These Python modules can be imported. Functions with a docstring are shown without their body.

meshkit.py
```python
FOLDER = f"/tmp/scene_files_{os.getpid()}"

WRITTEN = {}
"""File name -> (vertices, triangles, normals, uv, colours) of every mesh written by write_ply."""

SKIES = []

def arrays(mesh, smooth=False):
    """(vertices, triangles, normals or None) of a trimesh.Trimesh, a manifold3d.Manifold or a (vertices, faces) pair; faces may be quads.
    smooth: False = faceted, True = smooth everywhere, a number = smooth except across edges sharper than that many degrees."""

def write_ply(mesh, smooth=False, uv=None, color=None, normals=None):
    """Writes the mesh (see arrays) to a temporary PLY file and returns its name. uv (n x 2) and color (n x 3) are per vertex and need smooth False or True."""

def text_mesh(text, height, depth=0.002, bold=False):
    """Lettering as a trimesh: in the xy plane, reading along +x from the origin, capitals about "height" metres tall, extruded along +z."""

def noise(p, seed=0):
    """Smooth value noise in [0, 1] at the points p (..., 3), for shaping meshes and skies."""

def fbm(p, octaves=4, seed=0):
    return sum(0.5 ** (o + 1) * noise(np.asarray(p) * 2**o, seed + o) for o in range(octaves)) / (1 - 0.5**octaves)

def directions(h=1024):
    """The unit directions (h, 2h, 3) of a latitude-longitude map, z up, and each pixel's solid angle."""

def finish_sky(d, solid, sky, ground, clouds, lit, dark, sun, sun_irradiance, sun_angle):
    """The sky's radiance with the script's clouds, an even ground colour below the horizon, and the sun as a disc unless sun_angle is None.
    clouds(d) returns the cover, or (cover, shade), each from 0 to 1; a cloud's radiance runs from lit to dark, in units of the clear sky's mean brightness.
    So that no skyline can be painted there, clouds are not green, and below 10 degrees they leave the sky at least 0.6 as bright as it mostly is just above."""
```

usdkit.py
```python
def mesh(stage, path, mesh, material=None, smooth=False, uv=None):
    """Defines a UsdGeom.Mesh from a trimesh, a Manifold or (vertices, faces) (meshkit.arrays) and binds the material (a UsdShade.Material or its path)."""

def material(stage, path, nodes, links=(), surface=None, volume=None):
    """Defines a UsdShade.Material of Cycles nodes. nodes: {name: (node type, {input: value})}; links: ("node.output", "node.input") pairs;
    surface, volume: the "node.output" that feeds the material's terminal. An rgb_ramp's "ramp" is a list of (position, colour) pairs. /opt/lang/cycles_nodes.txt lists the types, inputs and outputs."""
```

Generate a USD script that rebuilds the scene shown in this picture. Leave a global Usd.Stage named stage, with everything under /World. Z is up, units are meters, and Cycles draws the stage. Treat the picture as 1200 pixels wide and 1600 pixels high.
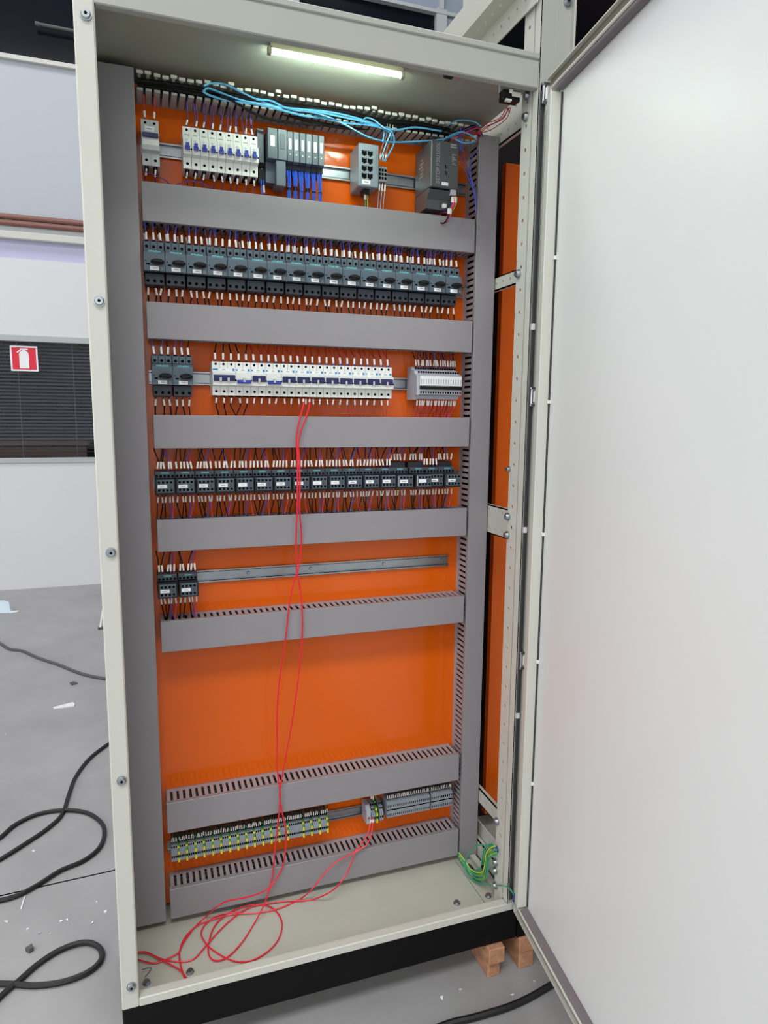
import math, random
import numpy as np, trimesh, usdkit, meshkit
from scipy.spatial import ConvexHull
from shapely.geometry import Polygon, Point, box as sbox
from shapely.ops import unary_union
from pxr import Usd, UsdGeom, UsdLux, UsdShade, Gf, Sdf, Vt

random.seed(7); RNG = np.random.default_rng(7)
stage = Usd.Stage.CreateInMemory()
UsdGeom.SetStageUpAxis(stage, UsdGeom.Tokens.z); UsdGeom.SetStageMetersPerUnit(stage, 1.0)
WORLD = UsdGeom.Xform.Define(stage, '/World'); stage.SetDefaultPrim(WORLD.GetPrim())
UsdGeom.Scope.Define(stage, '/World/Looks')

# ---------------------------------------------------------------- camera
FPX = 1065.19
RX, RY, RZ = 0.14056, -0.34006, 0.0100
CAM = np.array([0.04833, -1.38269, 1.22988])
def _rot(rx, ry, rz):
    cx, sx, cy, sy, cz, sz = math.cos(rx), math.sin(rx), math.cos(ry), math.sin(ry), math.cos(rz), math.sin(rz)
    return (np.array([[cz, -sz, 0], [sz, cz, 0], [0, 0, 1]]) @ np.array([[1, 0, 0], [0, cx, -sx], [0, sx, cx]])
            @ np.array([[cy, 0, sy], [0, 1, 0], [-sy, 0, cy]]))
ROT = _rot(RX, RY, RZ) @ np.array([[1, 0, 0], [0, 0, -1], [0, 1, 0]], float)     # rows: right, down, forward
cam = UsdGeom.Camera.Define(stage, '/World/camera')
cam.CreateFocalLengthAttr(36 * FPX / 1200); cam.CreateHorizontalApertureAttr(36.0); cam.CreateVerticalApertureAttr(48.0)
cam.CreateClippingRangeAttr(Gf.Vec2f(0.05, 100))
M4 = np.eye(4); M4[0, :3] = ROT[0]; M4[1, :3] = -ROT[1]; M4[2, :3] = -ROT[2]; M4[3, :3] = CAM
cam.AddTransformOp().Set(Gf.Matrix4d(*M4.ravel().tolist()))
cam.CreateExposureAttr(-0.30)
def _ray(u, v): return ROT.T @ np.array([(u - 600) / FPX, (v - 800) / FPX, 1.0])
def at(u, v, y):            # the point that stands at depth y where the photograph shows pixel (u, v)
    d = _ray(u, v); return CAM + d * (y - CAM[1]) / d[1]
def atz(u, v, z):
    d = _ray(u, v); return CAM + d * (z - CAM[2]) / d[2]

# ---------------------------------------------------------------- lights: added area lights standing in for unseen daylight sources
def rect_light(name, pos, target, w, h, power, color=(1, 1, 1)):
    l = UsdLux.RectLight.Define(stage, '/World/' + name)
    l.CreateWidthAttr(w); l.CreateHeightAttr(h); l.CreateIntensityAttr(power); l.CreateColorAttr(Gf.Vec3f(*color))
    pos, target = np.array(pos, float), np.array(target, float)
    b = pos - target; b /= np.linalg.norm(b)
    up = np.array([0, 0, 1.0]) if abs(b[2]) < .95 else np.array([0, 1.0, 0])
    r = np.cross(up, b); r /= np.linalg.norm(r); u = np.cross(b, r)
    m = np.eye(4); m[0, :3] = r; m[1, :3] = u; m[2, :3] = b; m[3, :3] = pos
    l.AddTransformOp().Set(Gf.Matrix4d(*m.ravel().tolist()))
rect_light('added_front_light', (-3.5, -6.9, 2.9), (-3.5, 0, 2.9), 7.5, 5.0, 1.7, (1, .985, .965))
rect_light('added_left_light', (-6.9, -1.2, 3.0), (0, -1.2, 3.0), 7.0, 4.4, 2.6, (.985, .99, 1))
rect_light('added_top_light_near', (-1.5, -4.2, 6.9), (-1.5, -4.2, 0), 7.0, 1.6, 15.5, (1, .995, .985))
rect_light('added_top_light_far', (-1.5, 2.2, 6.9), (-1.5, 2.2, 0), 9.0, 1.6, 6.5, (.985, .99, 1))
dome = UsdLux.DomeLight.Define(stage, '/World/sky'); dome.CreateIntensityAttr(0.3); dome.CreateColorAttr(Gf.Vec3f(.9, .95, 1))

# ---------------------------------------------------------------- materials
def S(r, g, b): return tuple(((c / 255) / 12.92 if c / 255 <= .04045 else ((c / 255 + .055) / 1.055) ** 2.4) for c in (r, g, b))
MATS = {}
def mat(name, srgb, rough=.5, metal=0.0, noise=0.0, nscale=6.0, bump=0.0, bscale=60.0, coat=0.0, spec=.5, emit=0.0):
    c = S(*srgb); nodes = {'p': ('principled_bsdf', {'base_color': c, 'roughness': rough, 'metallic': metal, 'coat_weight': coat, 'coat_roughness': .08, 'specular_ior_level': spec})}
    links = []
    if emit: nodes['p'][1].update(emission_color=c, emission_strength=emit)
    if noise or bump: nodes['g'] = ('texture_coordinate', {})
    if noise:
        lo = tuple(max(0, x * (1 - noise)) for x in c); hi = tuple(min(1, x * (1 + noise)) for x in c)
        nodes['n'] = ('noise_texture', {'scale': nscale, 'detail': 6.0, 'roughness': .6})
        nodes['r'] = ('rgb_ramp', {'ramp': [(.3, lo), (.7, hi)]})
        links += [('g.object', 'n.vector'), ('n.fac', 'r.fac'), ('r.color', 'p.base_color')]
    if bump:
        nodes['bn'] = ('noise_texture', {'scale': bscale, 'detail': 4.0})
        nodes['b'] = ('bump', {'strength': bump, 'distance': .002})
        links += [('g.object', 'bn.vector'), ('bn.fac', 'b.height'), ('b.normal', 'p.normal')]
    MATS[name] = usdkit.material(stage, '/World/Looks/' + name, nodes, links, surface='p.BSDF')
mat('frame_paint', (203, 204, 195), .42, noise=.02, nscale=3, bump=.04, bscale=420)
mat('frame_grey', (168, 170, 164), .42, noise=.02, nscale=3, bump=.04, bscale=420)  # same finish as the frame in a darker, greyer tone
mat('panel_shade', (40, 32, 34), .6)  # near-black: deep shade behind the plates put into the colour
mat('channel_shade', (116, 112, 100), .9)  # shade tone of the door channel, put into a colour
mat('gap_shade', (58, 58, 60), .6)  # dark tone standing in for shaded gaps around the door
mat('door_paint', (226, 228, 228), .40, noise=.015, nscale=2, bump=.05, bscale=300)
mat('roof_paint', (164, 164, 150), .33, noise=.03, nscale=4)
mat('floor_plate_paint', (196, 196, 184), .14, noise=.05, nscale=7)
mat('orange_paint', (228, 98, 8), .15, noise=.02, nscale=4, bump=.03, bscale=160)
mat('duct_plastic', (146, 143, 148), .42, noise=.02, nscale=9, bump=.02, bscale=200)
mat('slot_plastic', (170, 162, 166), .45)
mat('light_finger', (168, 166, 162), .5)
mat('cap_plastic', (205, 205, 196), .5)
mat('plinth_paint', (10, 10, 12), .5, bump=.1, bscale=300, spec=.2)
mat('gasket_foam', (122, 114, 118), .9)
mat('zinc', (176, 184, 190), .32, metal=1.0, noise=.08, nscale=18)
mat('steel', (190, 195, 202), .25, metal=1.0)
mat('dark_hole', (8, 8, 10), .8, spec=.1)
mat('slate', (82, 97, 109), .45)
mat('slate_dark', (66, 76, 87), .45)
mat('slate_black', (34, 38, 46), .42)
mat('slate_light', (112, 122, 130), .45)
mat('black_plastic', (15, 15, 16), .35, spec=.35)
mat('teal_print', (120, 214, 218), .5)
mat('label_white', (236, 238, 240), .45)
mat('label_print', (150, 154, 166), .5)
mat('mcb_white', (226, 230, 226), .38)
mat('mcb_grey', (186, 190, 190), .38)
mat('mcb_seam', (140, 144, 144), .5)
mat('toggle_blue', (44, 62, 156), .35)
mat('toggle_navy', (36, 38, 88), .35)
mat('print_blue', (34, 120, 196), .4)
mat('plc_grey', (78, 90, 102), .42)
mat('plc_light', (98, 110, 122), .42)
mat('switch_grey', (128, 138, 150), .42)
mat('psu_grey', (78, 80, 84), .40)
mat('psu_print', (150, 152, 156), .5)
mat('terminal_grey', (142, 150, 160), .5)
mat('terminal_lilac', (176, 178, 190), .5)
mat('terminal_green', (62, 150, 74), .45)
mat('terminal_yellow', (226, 214, 56), .45)
mat('wire_black', (13, 12, 14), .55, spec=.25)
mat('wire_blue', (70, 78, 186), .45)
mat('wire_bright_blue', (52, 92, 206), .45)
mat('wire_violet', (84, 54, 120), .45)
mat('wire_red', (196, 40, 48), .42)
mat('wire_pink', (226, 70, 96), .42)
mat('wire_scarlet', (240, 44, 60), .38)
mat('wire_sky', (84, 160, 204), .4)
mat('wire_grey', (160, 164, 166), .45)
mat('wire_green', (64, 168, 128), .42)
mat('wire_lime', (190, 216, 70), .42)
mat('sleeve_white', (232, 230, 226), .5)
mat('ferrule_blue', (40, 72, 150), .4)
mat('wood', (188, 138, 106), .7, noise=.3, nscale=46, bump=.3, bscale=90)
mat('tube_lit', (232, 255, 236), .4, emit=150.0)
mat('lamp_body', (150, 142, 124), .5)
mat('concrete', (158, 157, 158), .55, noise=.12, nscale=2.4, bump=.15, bscale=40)
mat('wall_white', (218, 219, 222), .7, noise=.015, nscale=1.5)
mat('wall_blue_grey', (182, 187, 196), .55, noise=.02, nscale=1)
mat('upper_panel', (142, 152, 168), .55, noise=.02, nscale=1)
mat('hall_wall', (170, 172, 172), .8)
mat('lavender_paint', (196, 196, 226), .6)
mat('trim_white', (206, 206, 200), .6)
mat('aluminium', (176, 182, 184), .45)
mat('pipe_brown', (134, 92, 82), .5)
mat('dark_glazing', (14, 16, 26), .15, spec=.25)
mat('shaded_sheet', (32, 38, 52), .45)  # bare sheet in shade, its darkness put into the colour
mat('slat_grey', (112, 118, 134), .4)
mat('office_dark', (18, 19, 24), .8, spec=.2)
mat('office_brown', (150, 118, 104), .6)
mat('sign_red', (224, 16, 52), .4)
mat('sign_white', (240, 240, 244), .4)
mat('rubber_black', (26, 26, 28), .5)
mat('cable_grey', (84, 84, 86), .6)
mat('paper', (232, 234, 236), .7)
mat('paper_blue', (206, 226, 236), .7)
mat('white_paint', (228, 228, 226), .5)
MATS['glass'] = usdkit.material(stage, '/World/Looks/glass', {'t': ('transparent_bsdf', {'color': (.86, .88, .9)}), 'g': ('glossy_bsdf', {'color': (1, 1, 1), 'roughness': .02}),
    'f': ('fresnel', {'IOR': 1.22}), 'm': ('mix_closure', {})}, [('f.fac', 'm.fac'), ('t.BSDF', 'm.closure1'), ('g.BSDF', 'm.closure2')], surface='m.closure')

# ---------------------------------------------------------------- mesh helpers
class MB:
    def __init__(s): s.V, s.F, s.n = [], [], 0
    def add(s, v, f):
        v, f = np.asarray(v, float), np.asarray(f, int)
        s.V.append(v); s.F.append(f + s.n); s.n += len(v); return s
    def tm(s, t, m=None):
        v = np.array(t.vertices)
        if m is not None: v = trimesh.transform_points(v, m)
        return s.add(v, t.faces)
    def box(s, x0, x1, y0, y1, z0, z1, c=0.0):
        (x0, x1), (y0, y1), (z0, z1) = sorted((x0, x1)), sorted((y0, y1)), sorted((z0, z1))
        if c <= 0:
            v = [(x, y, z) for x in (x0, x1) for y in (y0, y1) for z in (z0, z1)]
            f = [(0, 1, 3), (0, 3, 2), (4, 6, 7), (4, 7, 5), (0, 4, 5), (0, 5, 1), (2, 3, 7), (2, 7, 6), (0, 2, 6), (0, 6, 4), (1, 5, 7), (1, 7, 3)]
            return s.add(v, f)
        c = min(c, .45 * min(x1 - x0, y1 - y0, z1 - z0)); p = []
        for x, dx in ((x0, c), (x1, -c)):
            for y, dy in ((y0, c), (y1, -c)):
                for z, dz in ((z0, c), (z1, -c)):
                    p += [(x + dx, y + dy, z), (x + dx, y, z + dz), (x, y + dy, z + dz)]
        return s.hull(p)
    def hull(s, p):
        p = np.asarray(p, float); h = ConvexHull(p); f = h.simplices.copy(); ctr = p.mean(0)
        n = np.cross(p[f[:, 1]] - p[f[:, 0]], p[f[:, 2]] - p[f[:, 0]])
        flip = ((p[f].mean(1) - ctr) * n).sum(1) < 0; f[flip] = f[flip][:, ::-1]
        return s.add(p, f)
    def cyl(s, a, b, r, n=12, r2=None):
        a, b = np.array(a, float), np.array(b, float); d = b - a; d /= np.linalg.norm(d)
        u = np.cross(d, [0, 0, 1.0] if abs(d[2]) < .9 else [1.0, 0, 0]); u /= np.linalg.norm(u); w = np.cross(d, u)
        t = np.arange(n) * 2 * math.pi / n; ring = np.cos(t)[:, None] * u + np.sin(t)[:, None] * w; r2 = r if r2 is None else r2
        v = np.vstack([a + ring * r, b + ring * r2, [a], [b]]); f = []
        for i in range(n):
            j = (i + 1) % n; f += [(i, j, n + j), (i, n + j, n + i), (2 * n, j, i), (2 * n + 1, n + i, n + j)]
        return s.add(v, f)
    def tube(s, pts, r, n=6, smooth=0):
        p = np.asarray(pts, float)
        if smooth: p = spline(p, smooth)
        d = np.gradient(p, axis=0); d /= np.maximum(np.linalg.norm(d, axis=1, keepdims=True), 1e-9)
        u = np.cross(d[0], [0.3, 1.0, 0.2]); u /= np.linalg.norm(u); rings = []; t = np.arange(n) * 2 * math.pi / n
        for i in range(len(p)):
            u = u - d[i] * (u @ d[i]); u /= np.linalg.norm(u); w = np.cross(d[i], u)
            rings.append(p[i] + r * (np.cos(t)[:, None] * u + np.sin(t)[:, None] * w))
        m = len(p); v = np.vstack(rings + [p[:1], p[-1:]]); f = []
        for k in range(m - 1):
            for i in range(n):
                j = (i + 1) % n; a, b, c, e = k * n + i, k * n + j, (k + 1) * n + j, (k + 1) * n + i
                f += [(a, b, c), (a, c, e)]
        for i in range(n):
            j = (i + 1) % n; f += [(m * n, j, i), (m * n + 1, (m - 1) * n + i, (m - 1) * n + j)]
        return s.add(v, f)
    def prism_x(s, yz, x0, x1):           # polygon in (y, z), extruded along x
        t = trimesh.creation.extrude_polygon(Polygon(yz), x1 - x0, engine='earcut'); v = np.array(t.vertices)
        return s._ext(np.stack([v[:, 2] + x0, v[:, 0], v[:, 1]], 1), t.faces)
    def plate_y(s, poly, y0, y1):         # shapely polygon in (x, z), thickness along y
        t = trimesh.creation.extrude_polygon(poly, abs(y1 - y0), engine='earcut'); v = np.array(t.vertices)
        return s._ext(np.stack([v[:, 0], v[:, 2] + min(y0, y1), v[:, 1]], 1), t.faces)
    def plate_x(s, poly, x0, x1):         # polygon in (y, z), thickness along x
        t = trimesh.creation.extrude_polygon(poly, abs(x1 - x0), engine='earcut'); v = np.array(t.vertices)
        return s._ext(np.stack([v[:, 2] + min(x0, x1), v[:, 0], v[:, 1]], 1), t.faces)
    def plate_z(s, poly, z0, z1):
        t = trimesh.creation.extrude_polygon(poly, abs(z1 - z0), engine='earcut'); v = np.array(t.vertices)
        return s._ext(np.stack([v[:, 0], v[:, 1], v[:, 2] + min(z0, z1)], 1), t.faces)
    def _ext(s, v, f):
        f = np.array(f); t = trimesh.Trimesh(v, f, process=False)
        if t.volume < 0: f = f[:, ::-1]
        return s.add(v, f)
    def move(s, R, T):
        s.V = [v @ np.asarray(R, float).T + T for v in s.V]; return s
    def get(s): return np.vstack(s.V), np.vstack(s.F)
def spline(p, k):
    p = np.asarray(p, float); q = np.vstack([2 * p[0] - p[1], p, 2 * p[-1] - p[-2]]); out = []
    for i in range(1, len(q) - 2):
        a, b, c, d = q[i - 1], q[i], q[i + 1], q[i + 2]
        for t in np.arange(k) / k:
            out.append(.5 * (2 * b + (c - a) * t + (2 * a - 5 * b + 4 * c - d) * t * t + (3 * b - a - 3 * c + d) * t ** 3))
    out.append(p[-1]); return np.array(out)

# ---------------------------------------------------------------- prims
TINY = {'screw_hole', 'clamp_hole', 'seam', 'groove', 'vent_slot', 'rating_print', 'side_print', 'handle_slot', 'scale_print', 'panel_joint', 'window_frame', 'yellow_stripe'}
USED = {}
def path_for(parent, name):
    key = (parent, name); n = USED.get(key, -1) + 1; USED[key] = n
    return f'{parent}/{name}' + (f'_{n:03d}' if n else '')
def pth(parent): return '/World' if parent is None else (parent if isinstance(parent, str) else str(parent.GetPath()))
def obj(name, mb, material, parent=None, smooth=35, label=None, kind=None):
    v, f = mb.get() if isinstance(mb, MB) else mb
    m = usdkit.mesh(stage, path_for(pth(parent), name), (v, f), MATS[material], smooth=smooth).GetPrim()
    if label: m.SetCustomDataByKey('label', label)
    if name in TINY: kind = 'stuff'
    if kind: m.SetCustomDataByKey('kind', kind)
    return m
def tag(p, label, cat, group=None, kind=None):
    p.SetCustomDataByKey('label', label); p.SetCustomDataByKey('category', cat)
    if group: p.SetCustomDataByKey('group', group)
    if kind: p.SetCustomDataByKey('kind', kind)
    return p
def thing(name, label, cat, loc=(0, 0, 0), group=None):
    x = UsdGeom.Xform.Define(stage, path_for('/World', name)); x.AddTranslateOp().Set(Gf.Vec3d(*map(float, loc)))
    return tag(x.GetPrim(), label, cat, group)
def copy_of(src, loc, label, group=None):
    base = src.GetName(); base = base[:-4] if base[-4:-3] == '_' and base[-3:].isdigit() else base
    x = UsdGeom.Xform.Define(stage, path_for('/World', base)); p = x.GetPrim()
    p.GetReferences().AddInternalReference(src.GetPath()); p.SetInstanceable(True)
    x.GetPrim().GetAttribute('xformOp:translate').Set(Gf.Vec3d(*map(float, loc)))
    p.SetCustomDataByKey('label', label)
    if group: p.SetCustomDataByKey('group', group)
    return p
def struct(name, mb, material, parent=None, smooth=35):
    m = obj(name, mb, material, parent, smooth)
    if parent is None: m.SetCustomDataByKey('kind', 'structure')
    return m
ORD = ['first', 'second', 'third', 'fourth', 'fifth', 'sixth', 'seventh', 'eighth', 'ninth', 'tenth', 'eleventh', 'twelfth', 'thirteenth', 'fourteenth', 'fifteenth', 'sixteenth', 'seventeenth', 'eighteenth', 'nineteenth', 'twentieth', 'twenty-first', 'twenty-second', 'twenty-third', 'twenty-fourth', 'twenty-fifth']
def nth(i, n):
    if i == 0: return 'leftmost'
    if i == n - 1: return 'rightmost'
    return ORD[i] + ' from left'
I3 = np.eye(3)

# ================================================================ the hall
ZF = -.20; YW = 4.70
struct('floor', MB().box(-7, 8, -7, YW + 3, ZF - .1, ZF), 'concrete')
seam = MB()
for a, b in [((0, 1400), (100, 1377)), ((100, 1377), (178, 1360))]:
    p, q = atz(*a, ZF), atz(*b, ZF); d = (q - p) / np.linalg.norm(q - p); n = np.array([-d[1], d[0], 0]) * .0025
    z = np.array([0, 0, .0006]); seam.hull([p + n, p - n, q + n, q - n, p + n + z, p - n + z, q + n + z, q - n + z])
p, q = atz(0, 1400, ZF), atz(178, 1360, ZF); d = (q - p) / np.linalg.norm(q - p)
e0, e1 = p - d * 3, p + d * 4; n = np.array([-d[1], d[0], 0]) * .0022; z = np.array([0, 0, .0008])
struct('trim_1', MB().hull([e0 + n, e0 - n, e1 + n, e1 - n, e0 + n + z, e0 - n + z, e1 + n + z, e1 - n + z]), 'dark_hole')
# back wall: white lower part with a window, frieze and glazing above
WX0, WX1 = -2.4, -.02; WZ0, WZ1 = .835, 1.81
wall = MB()
wall.box(-7, WX0, YW, YW + .12, ZF, 2.395); wall.box(WX1, 8, YW, YW + .12, ZF, 2.395)
wall.box(WX0, WX1, YW, YW + .12, ZF, WZ0); wall.box(WX0, WX1, YW, YW + .12, WZ1, 2.395)
struct('wall_back', wall, 'wall_white')
struct('trim_2', MB().box(-7, 8, YW + .004, YW + .12, 2.395, 2.53), 'lavender_paint')
struct('trim_3', MB().box(-7, 8, YW - .05, YW + .12, 2.53, 2.585, .006), 'trim_white')
struct('trim_4', MB().box(-7, 8, YW - .02, YW + .12, 2.585, 2.63), 'aluminium')
struct('wall_upper', MB().box(-7, 8, YW + .01, YW + .12, 2.63, 3.81), 'wall_blue_grey')
struct('trim_5', MB().box(-7, 8, YW - .02, YW + .12, 3.81, 3.845, .004), 'trim_white')
t = thing('wall_pipe', 'upper of two thin brown pipes running along the back wall', 'pipe', (0, YW - .03, 2.69))
obj('tube', MB().cyl((-6.9, 0, 0), (7.9, 0, 0), .022, 12), 'pipe_brown', t)
for k in range(-6, 8, 2): obj('clip', MB().box(k - .01, k + .01, -.026, .04, -.026, .026), 'pipe_brown', t)
t = thing('wall_pipe', 'lower of two thin brown pipes running along the back wall', 'pipe', (0, YW - .03, 2.645))
obj('tube', MB().cyl((-6.9, 0, 0), (7.9, 0, 0), .020, 12), 'pipe_brown', t)
for k in range(-6, 8, 2): obj('clip', MB().box(k - .01, k + .01, -.022, .04, -.022, .022), 'pipe_brown', t)
# glazing band above
gl = struct('window_2', MB().box(-7, 8, YW + .05, YW + .08, 3.845, 4.79), 'dark_glazing')
fr = MB()
for x in (-2.1, 1.36, 2.70, 3.9, 5.1): fr.box(x - .05, x + .05, YW, YW + .05, 3.845, 4.812)
for z in (4.78,): fr.box(-7, 8, YW - .004, YW + .06, z - .012, z + .016)
struct('window_frame', fr, 'aluminium', gl)
up = struct('wall_panel_back', MB().box(-7, 8, YW + .03, YW + .12, 4.795, 7.0), 'upper_panel')
pn = MB()
pn.box(2.75, 3.85, YW + .02, YW + .05, 3.845, 4.76); struct('window_panel', pn, 'upper_panel', gl)
pl = MB()
for x in (.2, 1.4, 2.70, 3.9): pl.box(x - .02, x + .02, YW, YW + .03, 4.81, 7.0)
struct('panel_joint', pl, 'aluminium', up)
t = thing('light_streak_bar', 'short grey horizontal bar painted as a light streak in the dark upper glazing', 'light_streak', (0, 0, 0))  # solid bar painted in for a streak of light on the panes
a, b = at(57, 37, YW - .02), at(150, 55, YW - .02)
obj('tube', MB().cyl(a, b, .012, 10), 'cable_grey', t); obj('end_cap', MB().cyl(a - (.01, 0, 0), a + (.02, 0, 0), .016, 10), 'cable_grey', t)
# window with frame, glass and blind, dark office behind
w1 = struct('window_1', MB().box(WX0 + .01, WX1 - .01, YW + .03, YW + .036, WZ0 + .01, WZ1 - .01), 'glass')
fm = MB(); fw = .035
fm.box(WX0 - .01, WX1 + .01, YW - .012, YW + .06, WZ1 - fw, WZ1 + .012, .003); fm.box(WX0 - .01, WX1 + .01, YW - .012, YW + .06, WZ0 - .01, WZ0 + fw - .004, .003)
for x in (WX0, WX1): fm.box(x - .02, x + .02, YW - .012, YW + .06, WZ0, WZ1, .003)
struct('window_frame', fm, 'aluminium', w1)
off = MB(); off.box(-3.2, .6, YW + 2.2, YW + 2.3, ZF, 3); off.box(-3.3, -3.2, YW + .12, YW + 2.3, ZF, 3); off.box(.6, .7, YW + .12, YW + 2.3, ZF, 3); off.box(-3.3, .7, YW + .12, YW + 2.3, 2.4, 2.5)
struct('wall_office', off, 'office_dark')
bl = thing('venetian_blind', 'grey venetian blind hanging behind the office window', 'blind', (0, YW + .09, WZ1))
n_sl = 34
for k in range(n_sl):
    z = -.03 - k * (WZ1 - WZ0 - .05) / n_sl; tl = .0074 if k < n_sl - 5 else .001
    m = MB(); m.hull([(WX0 + .02, -.012, z - tl), (WX1 - .02, -.012, z - tl), (WX0 + .02, .012, z + tl), (WX1 - .02, .012, z + tl), (WX0 + .02, 0, z + .0025), (WX1 - .02, 0, z + .0025)])
    obj('slat', m, 'slat_grey', bl)
for x in (-.86, -.46, -1.4): obj('cord', MB().cyl((x, -.014, -.01), (x, -.014, WZ0 - WZ1 + .03), .0022, 6), 'label_print', bl)
obj('head_rail', MB().box(WX0 + .02, WX1 - .02, -.016, .016, -.02, 0), 'slat_grey', bl)
obj('bottom_rail', MB().box(WX0 + .02, WX1 - .02, -.012, .012, WZ0 - WZ1 + .005, WZ0 - WZ1 + .02), 'slat_grey', bl)
t = thing('office_desk', 'brown office counter behind the blind in the window', 'desk', (-1.4, YW + .46, ZF))
obj('top', MB().box(-1.4, 1.02, -.3, .3, 1.16, 1.20, .004), 'office_brown', t); obj('front_panel', MB().box(-1.38, 1.0, -.27, -.25, 0, 1.14), 'office_brown', t)
# safety sign on the glass
a = at(37, 560, YW); t = thing('safety_sign', 'red and white fire extinguisher sign stuck on the office window', 'sign', (a[0], YW + .026, a[2]))
obj('backing', MB().box(-.097, .097, -.002, .002, -.097, .097), 'sign_white', t)
obj('red_field', MB().box(-.084, .084, -.0035, -.002, -.084, .084), 'sign_red', t)
body = unary_union([sbox(-.034, -.075, .034, .035), Point(0, .03).buffer(.034), sbox(-.012, .045, .012, .068), sbox(-.026, .066, .03, .078), Polygon([(-.02, .07), (-.044, .058), (-.05, .045), (-.041, .044), (-.03, .056), (-.02, .06)])])
obj('extinguisher_symbol', MB().plate_y(body, -.005, -.0035), 'sign_white', t)
# enclosing hall
struct('wall_left', MB().box(-7.1, -7, -7, YW + 3, ZF, 7), 'hall_wall'); struct('wall_right', MB().box(8, 8.1, -7, YW + 3, ZF, 7), 'hall_wall')
struct('wall_front', MB().box(-7, 8, -7.1, -7, ZF, 7), 'hall_wall'); struct('ceiling', MB().box(-7, 8, -7, YW + 3, 7, 7.1), 'hall_wall')

# ================================================================ the control cabinet
HZ = 1.93; D = .245; P = .32; YR = .3125
cab = thing('control_cabinet', 'large open cream metal control cabinet with orange mounting plate', 'cabinet', (0, 0, 0))
def post(x_face0, x_face1, x_in, sgn, z0, z1):      # front face plus inner return
    m = MB(); m.box(x_face0, x_face1, 0, .004, z0, z1); return m
# left post
lp = MB(); lp.box(-.037, -.0025, 0, .03, -.02, 2.5, .0025); lp.box(-.037, -.031, .03, .40, -.02, 2.5); lp.box(-.03, -.004, .03, .06, -.0, 2.5)
left_post = obj('post', lp, 'frame_paint', cab)
def screw_y(parent, x, y, z, r=.0085, name='screw'):
    m = MB(); m.cyl((x, y, z), (x, y - .003, z), r * 1.15, 18); m.cyl((x, y - .003, z), (x, y - .0075, z), r, 18, r * .8)
    s = obj(name, m, 'zinc', parent); obj('socket', MB().cyl((x, y - .0068, z), (x, y - .0079, z), r * .34, 6), 'dark_hole', parent if str(parent.GetPath()).count('/') > 2 else s)
    return s
for z in (1.908, 1.431, .965, .498, .034): screw_y(left_post, -.0165, 0, z)
# right post with lip, groove and punched strip
holes = [Point(.046, z).buffer(.0044, 6) for z in np.arange(.06, 2.46, .0503)]
strip = sbox(.027, -.035, .066, 2.5).difference(unary_union(holes))
rp = MB(); rp.box(.88, .884, 0, .022, 0.003, 2.5, .001); rp.box(.886, .916, .004, .03, -.02, 2.5); rp.plate_x(strip, .88, .883); rp.box(.883, .916, .03, .034, -.035, 2.5)
rp.box(.8825, .885, .0655, .068, -.035, 2.5)
right_post = obj('post', rp, 'frame_paint', cab)
obj('post_face', MB().box(.8802, .916, 0, .004, .0005, 2.5), 'frame_grey', cab)
bp = MB(); bp.box(.9, .915, .034, .40, -.04, -.03); bp.box(.885, .916, .37, .40, -.04, 2.5); bp.box(-.031, .0, .37, .40, -.04, 2.5)
obj('rear_post', bp, 'frame_paint', cab)
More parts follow.
